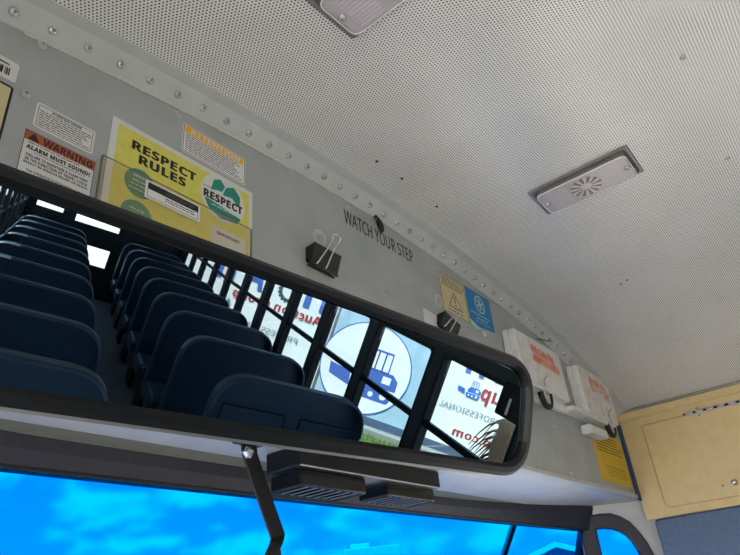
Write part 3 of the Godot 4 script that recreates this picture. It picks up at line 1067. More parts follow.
# ---------------------------------------------------------------- white boxes on the header wall
func build_boxes() -> void:
	for q in [[0.412, 0.250, 1.784, 1.915, "white plastic box with red sprayed lettering, nearer the mirror"], [0.779, 0.232, 1.782, 1.916, "white plastic box with red lettering, beside the tan cabinet"]]:
		var second: bool = q[0] > 0.6
		var t := thing("supply_box", q[4], "box", Vector3(q[0] + q[1] / 2, (q[2] + q[3]) / 2, 0.0), "white boxes on the header wall")
		var hw: float = q[1] / 2
		var hh: float = (q[3] - q[2]) / 2
		var s := S()
		bx(s, Vector3(0, 0, 0.0085), Vector3(q[1], hh * 2, 0.015), 0.002)
		part(t, "body", s, M.box)
		s = S()
		prism(s, rr(-hw + 0.001, -hh + 0.001, hw - 0.001, hh - 0.001, 0.004, 3), 0.0175, 0.033, 0.0025)
		var lid := part(t, "lid", s, M.box)
		s = S()
		bx(s, Vector3(0, 0, 0.0165), Vector3(q[1] - 0.006, hh * 2 - 0.006, 0.003))
		part(t, "seal_gap", s, M.alum)
		var st := SurfaceTool.new()
		st.begin(Mesh.PRIMITIVE_TRIANGLES)
		var fx := hw - 0.006
		var fy := hh - 0.006
		var vv := [Vector3(-fx, fy, 0.0334), Vector3(fx, fy, 0.0334), Vector3(fx, -fy, 0.0334), Vector3(-fx, -fy, 0.0334)]
		var uu := [Vector2(0, 0), Vector2(1, 0), Vector2(1, 1), Vector2(0, 1)]
		for k in [0, 1, 2, 0, 2, 3]:
			st.set_normal(Vector3(0, 0, 1))
			st.set_uv(uu[k])
			st.add_vertex(vv[k])
		mesh_part(lid, "sprayed_lettering", st.commit(), spray_material(second), "red sprayed lettering")
		# rubber catch under the lid
		var lx := -0.02 if not second else 0.040
		s = S(true)
		var pts := []
		for k in 13:
			var a := PI + PI * 1.05 * k / 12.0
			pts.append(Vector3(lx + cos(a) * 0.026, -hh - 0.008 + sin(a) * 0.030, 0.030))
		tube(s, pts, 0.0075, 8, 0.006)
		var l := part(t, "latch", s, M.rubber, "black rubber catch")
		s = S()
		bx(s, Vector3(lx + 0.002, -hh - 0.016, 0.030), Vector3(0.026, 0.030, 0.008), 0.002)
		part(l, "plate", s, M.alum)
		s = S(true)
		tube(s, [Vector3(lx - 0.002, -hh - 0.012, 0.036), Vector3(lx - 0.003, -hh + 0.010, 0.036), Vector3(lx - 0.004, -hh + 0.022, 0.037), Vector3(lx + 0.002, -hh + 0.031, 0.040), Vector3(lx + 0.010, -hh + 0.035, 0.042)], 0.0018, 6)
		part(l, "hook", s, M.steel, "bright wire hook")
		if second:
			s = S()
			bx(s, Vector3(-0.075, -hh - 0.008, 0.018), Vector3(0.30, 0.012, 0.036), 0.002)
			part(t, "shelf", s, M.box)
			s = S()
			bx(s, Vector3(-0.055, -hh - 0.040, 0.014), Vector3(0.12, 0.024, 0.028), 0.003)
			part(t, "mounting_foot", s, M.white)
			s = S()
			prism(s, PackedVector2Array([Vector2(-0.06, -0.035), Vector2(0.02, -0.020), Vector2(0.045, 0.012), Vector2(-0.02, 0.008)]), 0.033, 0.0342)
			part(lid, "taped_slip", s, M.paper)
		else:
			s = S()
			bx(s, Vector3(0.06, -hh - 0.010, 0.008), Vector3(0.16, 0.020, 0.016), 0.002)
			part(t, "shelf", s, M.box)

func spray_material(second: bool) -> StandardMaterial3D:
	var w := 192
	var h := 96
	var im := Image.create(w, h, false, Image.FORMAT_RGB8)
	var f := FastNoiseLite.new()
	f.seed = 21 if second else 20
	f.frequency = 0.03
	f.fractal_octaves = 4
	var g := RandomNumberGenerator.new()
	g.seed = 6 if second else 5
	var words := []
	for r in [[0.22, 0.30, 0.80], [0.40, 0.30, 0.86]]:
		var x: float = r[1]
		while x < r[2]:
			var l := g.randf_range(0.03, 0.055)
			words.append([x + l / 2, r[0] + (x - 0.3) * 0.04, l / 2, 0.062])
			x += l + 0.018
	for y in h:
		for x in w:
			var u := (x + 0.5) / w
			var v := (y + 0.5) / h
			var k := 0.0
			for q in words:
				var dx: float = maxf(0.0, absf(u - q[0]) - q[2] * 0.6) / 0.022
				var dy: float = maxf(0.0, absf(v - q[1]) - q[3] * 0.7) / 0.045
				k = maxf(k, exp(-(dx * dx + dy * dy)))
			var n := f.get_noise_2d(x, y)
			var base := Color(0.87, 0.865, 0.84).lerp(Color(0.77, 0.73, 0.67), clampf(n * 1.4 + 0.25, 0, 1) * (0.8 if second else 0.5))
			var ink := Color(0.86, 0.36, 0.22)
			im.set_pixel(x, y, base.lerp(ink, clampf(k * (0.72 + n * 0.9), 0, 0.85) * (0.8 if second else 1.0)))
	var m := paint(Color.WHITE, 0.4)
	m.albedo_texture = ImageTexture.create_from_image(im)
	return m

# ---------------------------------------------------------------- stickers and signs on the header wall
func sticker(n: String, label: String, cx: float, cy: float, w: float, h: float, m: Material, r := 0.003, cat := "sticker") -> Node3D:
	var t := thing(n, label, cat, Vector3(cx, cy, 0.0))
	sheet(t, "sheet", rr(-w / 2, -h / 2, w / 2, h / 2, r, 4), 0.0002, 0.0007, m)
	return t

func border(t: Node3D, w: float, h: float, inset_by: float, thick: float, r: float, m: Material) -> void:
	var s := S()
	var a := w / 2 - inset_by
	var b := h / 2 - inset_by
	ring(s, rr(-a, -b, a, b, r, 4), rr(-a + thick, -b + thick, a - thick, b - thick, maxf(r - thick, 0.0003), 4), 0.0006, 0.0009)
	part(t, "border", s, m)

func build_signs() -> void:
	# framed plate and bar code at the far left
	var t := sticker("framed_notice", "beige notice with a black border left of the warning sticker", -0.735, 1.83, 0.122, 0.088, M.cream, 0.004, "notice")
	border(t, 0.122, 0.088, 0.0, 0.0025, 0.004, M.ink)
	t = sticker("barcode_sticker", "small white bar code sticker above the beige notice", -0.706, 1.894, 0.064, 0.027, M.paper, 0.003)
	var s := S()
	var g := RandomNumberGenerator.new()
	g.seed = 3
	var x := -0.022
	while x < 0.026:
		var l := g.randf_range(0.0006, 0.002)
		bx(s, Vector3(x, -0.003, 0.0008), Vector3(l, 0.010, 0.0002))
		x += l + g.randf_range(0.0006, 0.0014)
	part(t, "bars", s, M.ink)
	fine_print(t, -0.026, 0.028, 0.004, 0.009, 1, M.ink, 8)
	# attention driver
	t = sticker("driver_notice", "small white bordered notice with fine print above the orange warning", -0.6155, 1.856, 0.067, 0.034, M.paper, 0.004)
	border(t, 0.067, 0.034, 0.0025, 0.0006, 0.002, M.ink_grey)
	txt(t, "ATTENTION DRIVER", Vector2(0, 0.0112), 0.034, 0.0032, 0.0008, M.ink)
	fine_print(t, -0.029, 0.029, -0.013, 0.0085, 7, M.ink_grey, 12)
	# warning
	t = sticker("warning_sticker", "white alarm warning sticker with an orange heading", -0.6155, 1.795, 0.077, 0.072, M.paper, 0.001)
	border(t, 0.077, 0.072, 0.0, 0.0006, 0.001, M.ink)
	sheet(t, "heading", rr(-0.0379, 0.0235, 0.0379, 0.0354, 0.0005, 2), 0.0006, 0.0009, M.orange)
	s = S()
	prism(s, PackedVector2Array([Vector2(-0.035, 0.025), Vector2(-0.023, 0.025), Vector2(-0.029, 0.0345)]), 0.0009, 0.0011)
	part(t, "triangle", s, M.ink)
	txt(t, "WARNING", Vector2(0.008, 0.0294), 0.055, 0.0088, 0.001, M.ink)
	var lines := ["ALARM MUST SOUND!", "FAILURE TO MAINTAIN A CLEAR VIEW", "IN THE DIRECTION OF TRAVEL COULD", "RESULT IN SERIOUS INJURY OR DEATH", "THE OPERATOR IS RESPONSIBLE FOR", "THE SAFE OPERATION OF THIS VEHICLE"]
	var ys := [0.0155, 0.0055, 0.0005, -0.0045, -0.0135, -0.0185]
	var ws := [0.069, 0.066, 0.067, 0.068, 0.060, 0.064]
	for i in 6:
		txt(t, lines[i], Vector2(0, ys[i]), ws[i], 0.0052 if i == 0 else 0.0034, 0.0008, M.ink, i < 4)
	fine_print(t, -0.034, 0.034, 0.0195, 0.0225, 1, M.ink_grey, 31)
	fine_print(t, -0.026, 0.030, 0.0092, 0.0115, 1, M.ink_grey, 32)
	# respect rules sign
	t = thing("rules_sign", "yellow RESPECT RULES sign with green circles behind the mirror", "sign", Vector3(-0.455, 1.77, 0.0))
	sheet(t, "sheet", rr(-0.110, -0.14, 0.110, 0.1405, 0.001, 2), 0.0003, 0.0012, M.paper)
	sheet(t, "yellow_print", rr(-0.1015, -0.13, 0.1035, 0.1335, 0.001, 2), 0.0011, 0.0014, M.yellow_print)
	txt(t, "RESPECT", Vector2(-0.035, 0.1135), 0.094, 0.0135, 0.0014, M.ink)
	txt(t, "RULES", Vector2(-0.037, 0.0965), 0.068, 0.0135, 0.0014, M.ink)
	for c in [[Vector2(-0.066, 0.061), "RESPECT"], [Vector2(-0.066, 0.015), "RESPECT"]]:
		sheet(t, "green_circle", disc(c[0].x, c[0].y, 0.0205, 0.0205), 0.0013, 0.0016, M.green)
		if c[0].y > 0.05:
			txt(t, c[1], c[0] + Vector2(0.001, 0.0095), 0.020, 0.0034, 0.0016, M.pale_print)
			for k in 3:
				fine_print(t, c[0].x - 0.010 - 0.002 * k, c[0].x + 0.010 + 0.003 * k, c[0].y + 0.0005 - 0.0062 * k, c[0].y + 0.0045 - 0.0062 * k, 1, M.pale_print, 50 + k, 0.0017)
		else:
			fine_print(t, c[0].x - 0.010, c[0].x + 0.012, c[0].y + 0.006, c[0].y + 0.010, 1, M.pale_print, 55, 0.0017)
	sheet(t, "white_circle", disc(0.058, 0.1025, 0.0375, 0.0375, 36), 0.0013, 0.0016, M.paper)
	# green figures and lettering of the round emblem
	sheet(t, "green_figure", roundpoly([Vector2(0.036, 0.107), Vector2(0.041, 0.127), Vector2(0.052, 0.133), Vector2(0.060, 0.124), Vector2(0.055, 0.113), Vector2(0.046, 0.112)], 0.002, 3), 0.0015, 0.0018, M.green_ink)
	sheet(t, "green_figure", roundpoly([Vector2(0.056, 0.108), Vector2(0.062, 0.124), Vector2(0.076, 0.131), Vector2(0.087, 0.119), Vector2(0.086, 0.100), Vector2(0.072, 0.112)], 0.002, 3), 0.0015, 0.0018, M.green_ink)
	sheet(t, "green_figure", roundpoly([Vector2(0.026, 0.092), Vector2(0.034, 0.078), Vector2(0.055, 0.069), Vector2(0.082, 0.073), Vector2(0.090, 0.083), Vector2(0.070, 0.086), Vector2(0.050, 0.089)], 0.002, 3), 0.0015, 0.0018, M.green_ink)
	txt(t, "RESPECT", Vector2(0.058, 0.0985), 0.066, 0.0125, 0.0018, M.ink)
	fine_print(t, 0.038, 0.078, 0.083, 0.087, 1, M.paper, 61, 0.0020)
	fine_print(t, 0.056, 0.084, 0.072, 0.080, 2, M.ink_grey, 62, 0.0020)
	fine_print(t, 0.024, 0.036, 0.108, 0.112, 1, M.ink_grey, 63, 0.0018)
	sheet(t, "white_slip", rr(0.040, 0.022, 0.098, 0.054, 0.001, 2), 0.0014, 0.0018, M.paper)
	txt(t, "IMPORTANT", Vector2(0.068, 0.0445), 0.038, 0.0046, 0.0018, M.ink)
	# clear pocket and the card stuck on it
	t = thing("clear_pocket", "clear plastic document pocket over the yellow sign", "pocket", Vector3(-0.4595, 1.735, 0.0))
	s = S()
	quad(s, Vector3(-0.1115, -0.11, 0.0042), Vector3(0.1115, -0.11, 0.0042), Vector3(0.1115, 0.1085, 0.0042), Vector3(-0.1115, 0.1085, 0.0042), Vector3(0, 0, 1))
	part(t, "pocket_front", s, M.acrylic)
	s = S()
	bx(s, Vector3(0, 0.1085, 0.0042), Vector3(0.223, 0.0007, 0.0012))
	for k in [-1.0, 1.0]:
		bx(s, Vector3(k * 0.1115, -0.001, 0.0025), Vector3(0.0012, 0.219, 0.0035))
	part(t, "rim", s, M.soffit_strip)
	t = thing("barcode_card", "white card with black band and bar code on yellow sign", "card", Vector3(-0.476, 1.826, 0.0046))
	sheet(t, "card", rr(-0.0395, -0.0125, 0.0395, 0.0125, 0.0005, 2), 0.0, 0.0008, M.white)
	sheet(t, "black_band", rr(-0.0365, 0.001, 0.0365, 0.0098, 0.0005, 2), 0.0007, 0.001, M.ink)
	border2(t, 0.0365, 0.0105, M.ink)
	fine_print(t, -0.012, 0.034, -0.0070, -0.0005, 2, M.ink, 71)
	fine_print(t, -0.012, 0.035, 0.003, 0.008, 2, M.ink_grey, 72, 0.0011)
	# attention sticker
	t = sticker("attention_sticker", "white bordered ATTENTION sticker with an amber heading", -0.413, 1.942, 0.109, 0.050, M.white, 0.004)
	border(t, 0.109, 0.050, 0.0012, 0.0007, 0.0035, M.ink)
	sheet(t, "heading", rr(-0.0505, 0.0095, 0.0505, 0.0215, 0.001, 2), 0.0006, 0.0009, M.amber)
	txt(t, "ATTENTION", Vector2(0.0, 0.0155), 0.086, 0.0085, 0.001, M.paper)
	fine_print(t, -0.0495, 0.0495, -0.021, 0.0085, 9, M.ink_grey, 81)
	# WATCH YOUR STEP
	t = thing("step_lettering", "black WATCH YOUR STEP lettering on the header wall", "lettering", Vector3(-0.031, 1.9745, 0.0))
	txt(t, "WATCH YOUR STEP", Vector2(0, 0), 0.207, 0.0285, 0.0005, M.ink, false)
	# caution sticker
	t = sticker("caution_sticker", "cream sticker with a black warning triangle beside the blue sticker", 0.2135, 1.9345, 0.099, 0.089, M.cream, 0.001)
	border(t, 0.099, 0.089, 0.0, 0.0009, 0.001, M.ink)
	fine_print(t, -0.042, 0.044, 0.017, 0.040, 4, M.ink, 91)
	s = S()
	var o := PackedVector2Array([Vector2(-0.027, -0.028), Vector2(0.031, -0.028), Vector2(0.002, 0.012)])
	ring(s, roundpoly([o[0], o[1], o[2]], 0.002, 3), roundpoly([Vector2(-0.0235, -0.026), Vector2(0.0275, -0.026), Vector2(0.002, 0.009)], 0.001, 3), 0.0006, 0.0009)
	part(t, "triangle", s, M.ink)
	txt(t, "!", Vector2(0.002, -0.0105), 0.0038, 0.024, 0.0008, M.ink)
	fine_print(t, -0.032, 0.034, -0.039, -0.0335, 1, M.ink, 92)
	# blue sticker, its lower left corner torn away
	t = thing("blue_sticker", "blue sticker with a white ringed emblem, lower corner torn", "sticker", Vector3(0.3245, 1.9405, 0.0))
	sheet(t, "sheet", PackedVector2Array([Vector2(-0.0545, 0.0435), Vector2(-0.0535, -0.036), Vector2(-0.040, -0.040), Vector2(-0.022, -0.047), Vector2(-0.002, -0.0455), Vector2(0.020, -0.043), Vector2(0.0545, -0.0405), Vector2(0.0545, 0.0435)]), 0.0003, 0.0009, M.blue)
	s = S()
	ring(s, disc(0.004, 0.0145, 0.0225, 0.0225), disc(0.004, 0.0145, 0.0190, 0.0190), 0.0008, 0.0011)
	part(t, "white_ring", s, M.pale_print)
	s = S()
	for a in [0.4, 1.45, 2.5]:
		bx(s, Vector3(0, 0, 0.001), Vector3(0.034, 0.0042, 0.0003), 0.0, Transform3D(Basis(Vector3(0, 0, 1), a), Vector3(0.004, 0.0145, 0)))
	part(t, "emblem", s, M.pale_print)
	fine_print(t, -0.046, 0.050, -0.0185, -0.0115, 1, M.pale_print, 95)
	fine_print(t, -0.020, 0.030, -0.0285, -0.0210, 1, M.pale_print, 96)
	fine_print(t, -0.030, 0.042, -0.0355, -0.0315, 1, M.pale_print, 97)
	t = thing("torn_paper", "torn paper remnant showing under the blue sticker", "paper", Vector3(0.285, 1.8985, 0.0))
	sheet(t, "remnant", PackedVector2Array([Vector2(-0.014, 0.004), Vector2(-0.010, -0.006), Vector2(0.012, -0.0135), Vector2(0.03, -0.006), Vector2(0.016, -0.003)]), 0.0001, 0.0003, M.pale_print)
	# yellow sticker in the corner
	t = sticker("yellow_notice", "yellow notice with dark text low beside the tan cabinet", 0.966, 1.69, 0.238, 0.134, M.yellow_sticker, 0.002)
	fine_print(t, -0.095, 0.108, 0.012, 0.062, 6, M.yellow_ink, 101)
	fine_print(t, -0.06, 0.09, -0.052, -0.022, 4, M.faint_ink, 102)
	border(t, 0.185, 0.085, 0.018, 0.0012, 0.004, M.faint_ink)

func border2(t: Node3D, a: float, b: float, m: Material) -> void:
	var s := S()
	ring(s, rr(-a, -b, a, b, 0.0006, 2), rr(-a + 0.0005, -b + 0.0005, a - 0.0005, b - 0.0005, 0.0003, 2), 0.0007, 0.001)
	part(t, "border", s, m)

# ---------------------------------------------------------------- binder clips
func build_clips() -> void:
	for q in [[Vector3(-0.2085, 1.8465, 0.0022), "black binder clip on the header wall under WATCH", -0.02], [Vector3(0.148, 1.843, 0.0045), "black binder clip holding white paper beside the cream sticker", -0.28]]:
		var t := thing("binder_clip", q[1], "clip", q[0], "binder clips on the header wall")
		t.basis = Basis(Vector3(0, 0, 1), q[2]).scaled(Vector3.ONE * (0.78 if q[2] > -0.1 else 0.72))
		# spine up, jaws down: two slanting steel leaves
		var s := S()
		prism(s, PackedVector2Array([Vector2(0.0, 0.020), Vector2(0.026, 0.022), Vector2(0.027, 0.0205), Vector2(0.0125, -0.019), Vector2(0.0085, -0.019), Vector2(0.004, -0.005), Vector2(0.0, -0.012)]), -0.0385, 0.0385, 0.0, Transform3D(Basis(Vector3(0, 0, 1), Vector3(0, 1, 0), Vector3(-1, 0, 0)), Vector3.ZERO))
		part(t, "body", s, M.black_gloss)
		for z in [0.0135, 0.004]:
			s = S(true)
			tube(s, [Vector3(-0.0385, -0.0195, z), Vector3(0.0385, -0.0195, z)], 0.0022, 8)
			part(t, "rolled_edge", s, M.black_gloss)
		s = S(true)
		tube(s, [Vector3(-0.026, -0.0195, 0.0135), Vector3(-0.022, -0.014, 0.017), Vector3(-0.002, 0.024, 0.028), Vector3(0.006, 0.042, 0.034), Vector3(0.004, 0.051, 0.036), Vector3(0.011, 0.0575, 0.038), Vector3(0.022, 0.0585, 0.038), Vector3(0.029, 0.053, 0.037), Vector3(0.025, 0.044, 0.034), Vector3(0.016, 0.030, 0.029), Vector3(0.004, -0.012, 0.017), Vector3(0.002, -0.0195, 0.0135)], 0.0017, 6)
		part(t, "wire_handle", s, M.wire, "bright wire handle")
		s = S(true)
		tube(s, [Vector3(-0.024, -0.0195, 0.004), Vector3(-0.018, 0.0, 0.0018), Vector3(-0.012, 0.012, 0.0015), Vector3(0.012, 0.012, 0.0015), Vector3(0.018, 0.0, 0.0018), Vector3(0.024, -0.0195, 0.004)], 0.001, 6)
		part(t, "rear_handle", s, M.steel)
	var p := thing("clipped_paper", "folded white paper held by the binder clip", "paper", Vector3(0.142, 1.838, 0.0))
	var s := S()
	prism(s, PackedVector2Array([Vector2(-0.064, 0.026), Vector2(0.060, 0.018), Vector2(0.062, -0.06), Vector2(-0.064, -0.06)]), 0.0026, 0.0042)
	part(p, "sheet", s, M.paper)

# ---------------------------------------------------------------- outside
func build_outside() -> void:
	var g := setting("floor_outside", "sunlit concrete yard")
	g.name = "ground"
	var s := S()
	bx(s, Vector3(0, GROUND_Y - 0.25, 0), Vector3(240, 0.5, 240))
	part(g, "concrete", s, noisy(Color(0.58, 0.57, 0.54), Color(0.68, 0.67, 0.63), 0.02, 0.2, 0.9))
	# fence banners, 11 m away behind the right side of the bus
	var a := deg_to_rad(62.0)
	var f := Vector3(cos(a), 0, sin(a))
	var r := Vector3(-sin(a), 0, cos(a))
	var O := Vector3(-0.676, 0, -0.319) + f * 11.0
	var B := Basis(r, Vector3.UP, -f)
	var cloth := noisy(Color(0.86, 0.88, 0.87), Color(0.93, 0.94, 0.93), 0.01, 0.5, 0.7)
	var skyblue := noisy(Color(0.60, 0.73, 0.80), Color(0.66, 0.78, 0.84), 0.01, 0.5, 0.7)
	var bb := paint(Color(0.27, 0.40, 0.70), 0.6)
	var red := paint(Color(0.68, 0.22, 0.22), 0.6)
	var gry := paint(Color(0.48, 0.54, 0.56), 0.6)
	var lb := paint(Color(0.16, 0.42, 0.75), 0.6)
	var t := thing("fence_banner", "white banner with red lettering and a small blue machine, beside the palm trunk", "banner", O, "banners on the yard fence")
	t.basis = B
	cloth_sheet(t, -5.2, -1.36, -0.78, 1.7, cloth, 0.008)
	txt(t, "Group", Vector2(-2.75, 0.27), 0.96, 0.34, 0.012, red)
	txt(t, "PROFESSIONAL", Vector2(-2.18, -0.10), 1.12, 0.10, 0.012, gry, false)
	txt(t, "Group.com", Vector2(-2.66, -0.52), 1.30, 0.19, 0.012, red)
	txt(t, "A H", Vector2(-2.35, 0.80), 0.95, 0.50, 0.012, bb)
	machine(t, Vector2(-2.10, 0.29), 0.16, lb, cloth)
	t = thing("fence_banner", "pale blue banner with a white disc and a blue bulldozer", "banner", O, "banners on the yard fence")
	t.basis = B
	cloth_sheet(t, -1.34, 0.52, -0.78, 1.7, skyblue, 0.0)
	sheet(t, "white_disc", disc(-0.20, 0.02, 0.80, 0.80, 48), 0.010, 0.012, cloth)
	s = S()
	ring(s, disc(-0.20, 0.02, 0.82, 0.82, 48), disc(-0.20, 0.02, 0.80, 0.80, 48), 0.010, 0.013)
	part(t, "disc_outline", s, bb)
	machine(t, Vector2(-0.35, -0.06), 0.48, bb, cloth)
	t = thing("fence_banner", "white banner with blue capitals, a gear emblem and red Auction lettering", "banner", O, "banners on the yard fence")
	t.basis = B
	cloth_sheet(t, 0.62, 4.6, -0.78, 1.7, cloth, 0.008)
	txt(t, "Auction Group", Vector2(1.64, 0.505), 1.66, 0.21, 0.012, red)
	txt(t, "H", Vector2(1.01, 0.98), 0.42, 0.60, 0.012, bb)
	txt(t, "A H", Vector2(2.42, 0.98), 0.86, 0.60, 0.012, bb)
	txt(t, "PROFESSIONAL", Vector2(1.7, 0.06), 1.2, 0.10, 0.012, gry, false)
	s = S()
	ring(s, disc(1.51, 0.86, 0.20, 0.20, 32), disc(1.51, 0.86, 0.14, 0.14, 32), 0.011, 0.014)
	for k in 18:
		bx(s, Vector3(0.205, 0, 0.0125), Vector3(0.03, 0.035, 0.003), 0.0, Transform3D(Basis(Vector3(0, 0, 1), TAU * k / 18.0), Vector3(1.51, 0.86, 0)))
	part(t, "gear", s, paint(Color(0.28, 0.32, 0.36), 0.6))
	sheet(t, "red_mark", rr(2.60, 0.62, 2.70, 1.0, 0.02, 3), 0.03, 0.012, red)
	for k in [[-5.26, "grey steel fence post at the outer end of the banner with red lettering"], [-1.35, "grey steel fence post between the red lettered and pale blue banners"], [0.57, "grey steel fence post between the pale blue and Auction banners"], [4.66, "grey steel fence post at the outer end of the Auction banner"]]:
		var p := thing("fence_post", k[1], "post", O + B * Vector3(k[0], 0, -0.13), "posts of the yard fence")
		s = S(true)
		tube(s, [Vector3(0, GROUND_Y - 0.1, 0), Vector3(0, 1.75, 0)], 0.03, 8)
		part(p, "pole", s, M.alum)
	# kerb and grass in front of the fence
	var k := thing("kerb", "low grey concrete kerb along the foot of the banners", "kerb", O)
	k.basis = B
	s = S()
	bx(s, Vector3(-0.3, GROUND_Y + 0.07, 0.15), Vector3(9.8, 0.14, 0.2), 0.02)
	part(k, "kerb_stone", s, paint(Color(0.52, 0.54, 0.53), 0.8))
	var gr := MultiMeshInstance3D.new()
	gr.name = "grass"
	var mm := MultiMesh.new()
	mm.transform_format = MultiMesh.TRANSFORM_3D
	mm.use_colors = true
	s = S()
	tri(s, Vector3(-0.012, 0, 0), Vector3(0.012, 0, 0), Vector3(0.0, 0.10, 0.02), Vector3(0, 0, 1))
	s.generate_normals()
	mm.mesh = s.commit()
	mm.instance_count = 26000
	var rg := RandomNumberGenerator.new()
	rg.seed = 77
	for i in mm.instance_count:
		var p := O + B * Vector3(rg.randf_range(-4.5, 1.4), GROUND_Y, rg.randf_range(0.35, 2.3))
		mm.set_instance_transform(i, Transform3D(Basis(Vector3.UP, rg.randf() * TAU).rotated(Vector3.RIGHT, rg.randf_range(-0.4, 0.4)).scaled(Vector3.ONE * rg.randf_range(0.6, 1.3)), p))
		var q := rg.randf()
		mm.set_instance_color(i, Color(0.09 + 0.08 * q, 0.19 + 0.09 * q, 0.04 + 0.03 * q))
	gr.multimesh = mm
	var gm := paint(Color.WHITE, 0.8)
	gm.vertex_color_use_as_albedo = true
	gr.material_override = gm
	gr.set_meta("label", "green grass verge in front of the banners")
	gr.set_meta("category", "grass")
	gr.set_meta("kind", "stuff")
	add_child(gr)
	# palm trunk close to the bus
	t = thing("palm_stump", "brown fibrous palm trunk with dry fronds outside the front window", "tree", Vector3(2.66, GROUND_Y, 3.06))
	s = S(true)
	var prof := []
	for i in 22:
		var h := 2.0 * i / 21.0
		prof.append(Vector2(0.22 + 0.012 * sin(i * 2.4) + 0.02 * (1.0 - h / 2.0), h))
	prof.append(Vector2(0.0, 2.02))
	lathe(s, prof, 18, Transform3D.IDENTITY)
	part(t, "trunk", s, noisy(Color(0.12, 0.09, 0.06), Color(0.34, 0.27, 0.19), 0.02, 1.6, 0.9, 0.0, 0.0, Vector3(4, 0.6, 4)))
	var straw := paint(Color(0.27, 0.22, 0.14), 0.8)
	for i in 26:
		s = S()
		var az := rg.randf_range(0.2, 2.4)
		var d := Vector3(cos(az) * 0.3 - 0.2, 0, sin(az)).normalized()
		var h0 := rg.randf_range(1.55, 2.0)
		var l := rg.randf_range(0.25, 0.5)
		var pts := []
		for j in 5:
			var u := j / 4.0
			pts.append(d * (0.20 + l * 0.55 * u) + Vector3(0, h0 + 0.06 * u - l * 0.85 * u * u, 0))
		tube(s, pts, 0.012, 4, 0.002)
		part(t, "frond", s, straw)
	# things far ahead, seen through the windscreen
	t = thing("white_house", "white flat-roofed building far beyond the windscreen", "building", Vector3(46.0, GROUND_Y, -36.5))
	t.rotation.y = -0.9
	s = S()
	bx(s, Vector3(0, 4.0, 0), Vector3(4.6, 8.0, 8.0), 0.05)
	bx(s, Vector3(-1.0, 8.2, 0), Vector3(1.6, 0.6, 5.0), 0.05)
	part(t, "wall", s, M.white)
	for i in 3:
		for j in 2:
			s = S()
			bx(s, Vector3(-1.4 + 1.4 * i, 2.4 + 3.0 * j, 4.02), Vector3(0.8, 1.4, 0.06))
			part(t, "window", s, M.navy_dark)
	t = thing("canopy_roof", "pale gable roof outside to the right of the windscreen", "roof", Vector3(22.0, GROUND_Y, -9.4))
	t.rotation.y = -1.13
	s = S()
	var gp := PackedVector2Array([Vector2(-1.3, 3.8), Vector2(0.1, 4.25), Vector2(1.2, 3.85), Vector2(1.2, 3.70), Vector2(0.1, 4.08), Vector2(-1.3, 3.65)])
	prism(s, gp, -2.0, 2.0)
	part(t, "roof", s, M.white)
	s = S()
	prism(s, PackedVector2Array([Vector2(-1.2, 0), Vector2(1.1, 0), Vector2(1.1, 3.74), Vector2(0.1, 4.08), Vector2(-1.2, 3.68)]), -1.8, 1.8)
	part(t, "wall", s, M.navy)
	var leaf := noisy(Color(0.16, 0.26, 0.12), Color(0.28, 0.38, 0.20), 0.05, 1.0, 0.9)
	for q in [[Vector3(38, GROUND_Y, -39.5), 6.9, "green tree far ahead, left of the white building"], [Vector3(50, GROUND_Y, -33.0), 6.9, "green tree far ahead, right of the white building"], [Vector3(34, GROUND_Y, -43.0), 6.2, "low green tree far ahead behind the bent bracket"]]:
		t = thing("far_tree", q[2], "tree", q[0], "trees far ahead")
		s = S(true)
		tube(s, [Vector3.ZERO, Vector3(0, q[1] * 0.6, 0)], 0.2, 8, 0.12)
		part(t, "trunk", s, paint(Color(0.3, 0.25, 0.2), 0.9))
		s = S(true)
		for j in 9:
			var c := Vector3(rg.randf_range(-1.3, 1.3), q[1] * rg.randf_range(0.55, 0.85), rg.randf_range(-1.3, 1.3))
			var rad := rg.randf_range(0.7, 1.1)
			var pf := []
			for m in 9:
				var u := -PI / 2 + PI * m / 8.0
				pf.append(Vector2(cos(u) * rad * (1.0 + 0.12 * sin(m * 7.0 + j)), sin(u) * rad * 0.9))
			lathe(s, pf, 9, Transform3D(Basis(Vector3.UP, j), c))
		part(t, "crown", s, leaf)
	t = thing("mirror_strut", "dark strut of the outside mirror crossing the windscreen corner", "strut")
	s = S(true)
	tube(s, [Vector3(1.165, 1.635, -0.40), Vector3(1.135, 1.595, -0.41), Vector3(1.08, 1.47, -0.46), Vector3(1.02, 1.33, -0.52)], 0.010, 8)
	part(t, "tube", s, M.black)

func cloth_sheet(t: Node3D, x0: float, x1: float, y0: float, y1: float, m: Material, amp: float) -> void:
	var s := S(true)
	var n := 40
	for i in n:
		for j in 10:
			var q := []
			for c in [[0, 0], [1, 0], [1, 1], [0, 1]]:
				var x := lerpf(x0, x1, float(i + c[0]) / n)
				var y := lerpf(y0, y1, float(j + c[1]) / 10)
				q.append(Vector3(x, y, amp * sin(x * 4.0 + y * 2.3) * 0.8 + amp * 0.4 * sin(x * 11.0 - y * 5.0)))
			quad(s, q[0], q[1], q[2], q[3], Vector3(0, 0, 1))
			for k in 4:
				q[k].z -= 0.006
			quad(s, q[0], q[1], q[2], q[3], Vector3(0, 0, -1))
	part(t, "cloth", s, m)

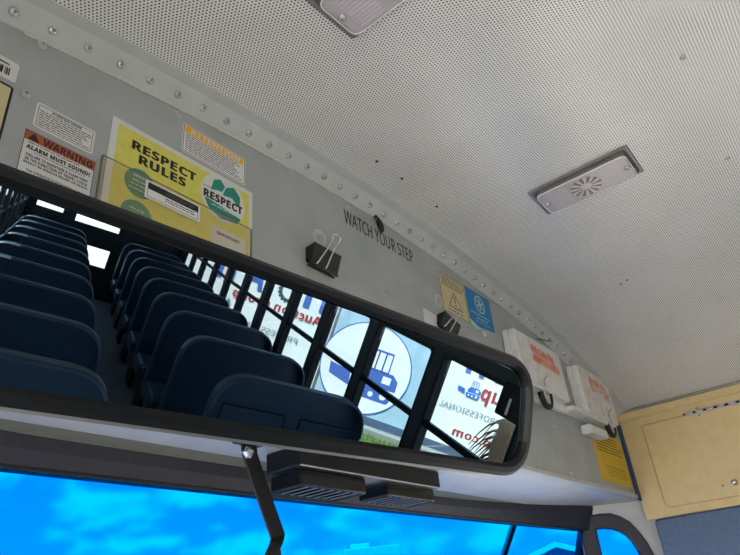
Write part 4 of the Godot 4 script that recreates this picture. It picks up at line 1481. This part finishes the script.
func machine(t: Node3D, c: Vector2, k: float, m: Material, w: Material) -> void:
	# side view of a bulldozer, printed
	var f := func(a: Array) -> PackedVector2Array:
		var o := PackedVector2Array()
		for p in a:
			o.append(c + p * k)
		return o
	sheet(t, "machine_body", roundpoly(Array(f.call([Vector2(-1.0, -0.35), Vector2(0.5, -0.35), Vector2(0.45, 0.05), Vector2(0.25, 0.26), Vector2(-0.75, 0.26), Vector2(-0.98, 0.05)])), 0.08 * k, 4), 0.013, 0.015, m)
	sheet(t, "machine_track", roundpoly(Array(f.call([Vector2(-0.85, -0.86), Vector2(0.40, -0.86), Vector2(0.72, -0.40), Vector2(-0.98, -0.40)])), 0.14 * k, 5), 0.013, 0.015, m)
	sheet(t, "machine_blade", f.call([Vector2(0.72, -0.62), Vector2(1.55, -0.40), Vector2(1.62, 0.02), Vector2(0.80, -0.10)]), 0.013, 0.015, m)
	for w0 in [[-0.52, -0.30], [-0.26, -0.02], [0.02, 0.20]]:
		var s := S()
		ring(s, ccw(f.call([Vector2(w0[0] - 0.05, 0.22), Vector2(w0[1] + 0.05, 0.22), Vector2(w0[1] + 0.03, 1.0), Vector2(w0[0] - 0.03, 1.0)])), ccw(f.call([Vector2(w0[0], 0.28), Vector2(w0[1], 0.28), Vector2(w0[1] - 0.01, 0.93), Vector2(w0[0] + 0.01, 0.93)])), 0.013, 0.015)
		part(t, "machine_cab", s, m)
	for q in [[-0.62, -0.62, 0.13], [-0.15, -0.66, 0.10], [0.24, -0.64, 0.10]]:
		var p := c + Vector2(q[0], q[1]) * k
		sheet(t, "wheel_print", disc(p.x, p.y, q[2] * k, q[2] * k, 14), 0.015, 0.0165, w)
	sheet(t, "white_line", f.call([Vector2(-0.98, -0.40), Vector2(0.62, -0.38), Vector2(0.62, -0.33), Vector2(-0.98, -0.35)]), 0.015, 0.0165, w)
	sheet(t, "machine_window", f.call([Vector2(-0.72, -0.15), Vector2(-0.40, -0.15), Vector2(-0.40, 0.12), Vector2(-0.72, 0.12)]), 0.015, 0.0165, w)
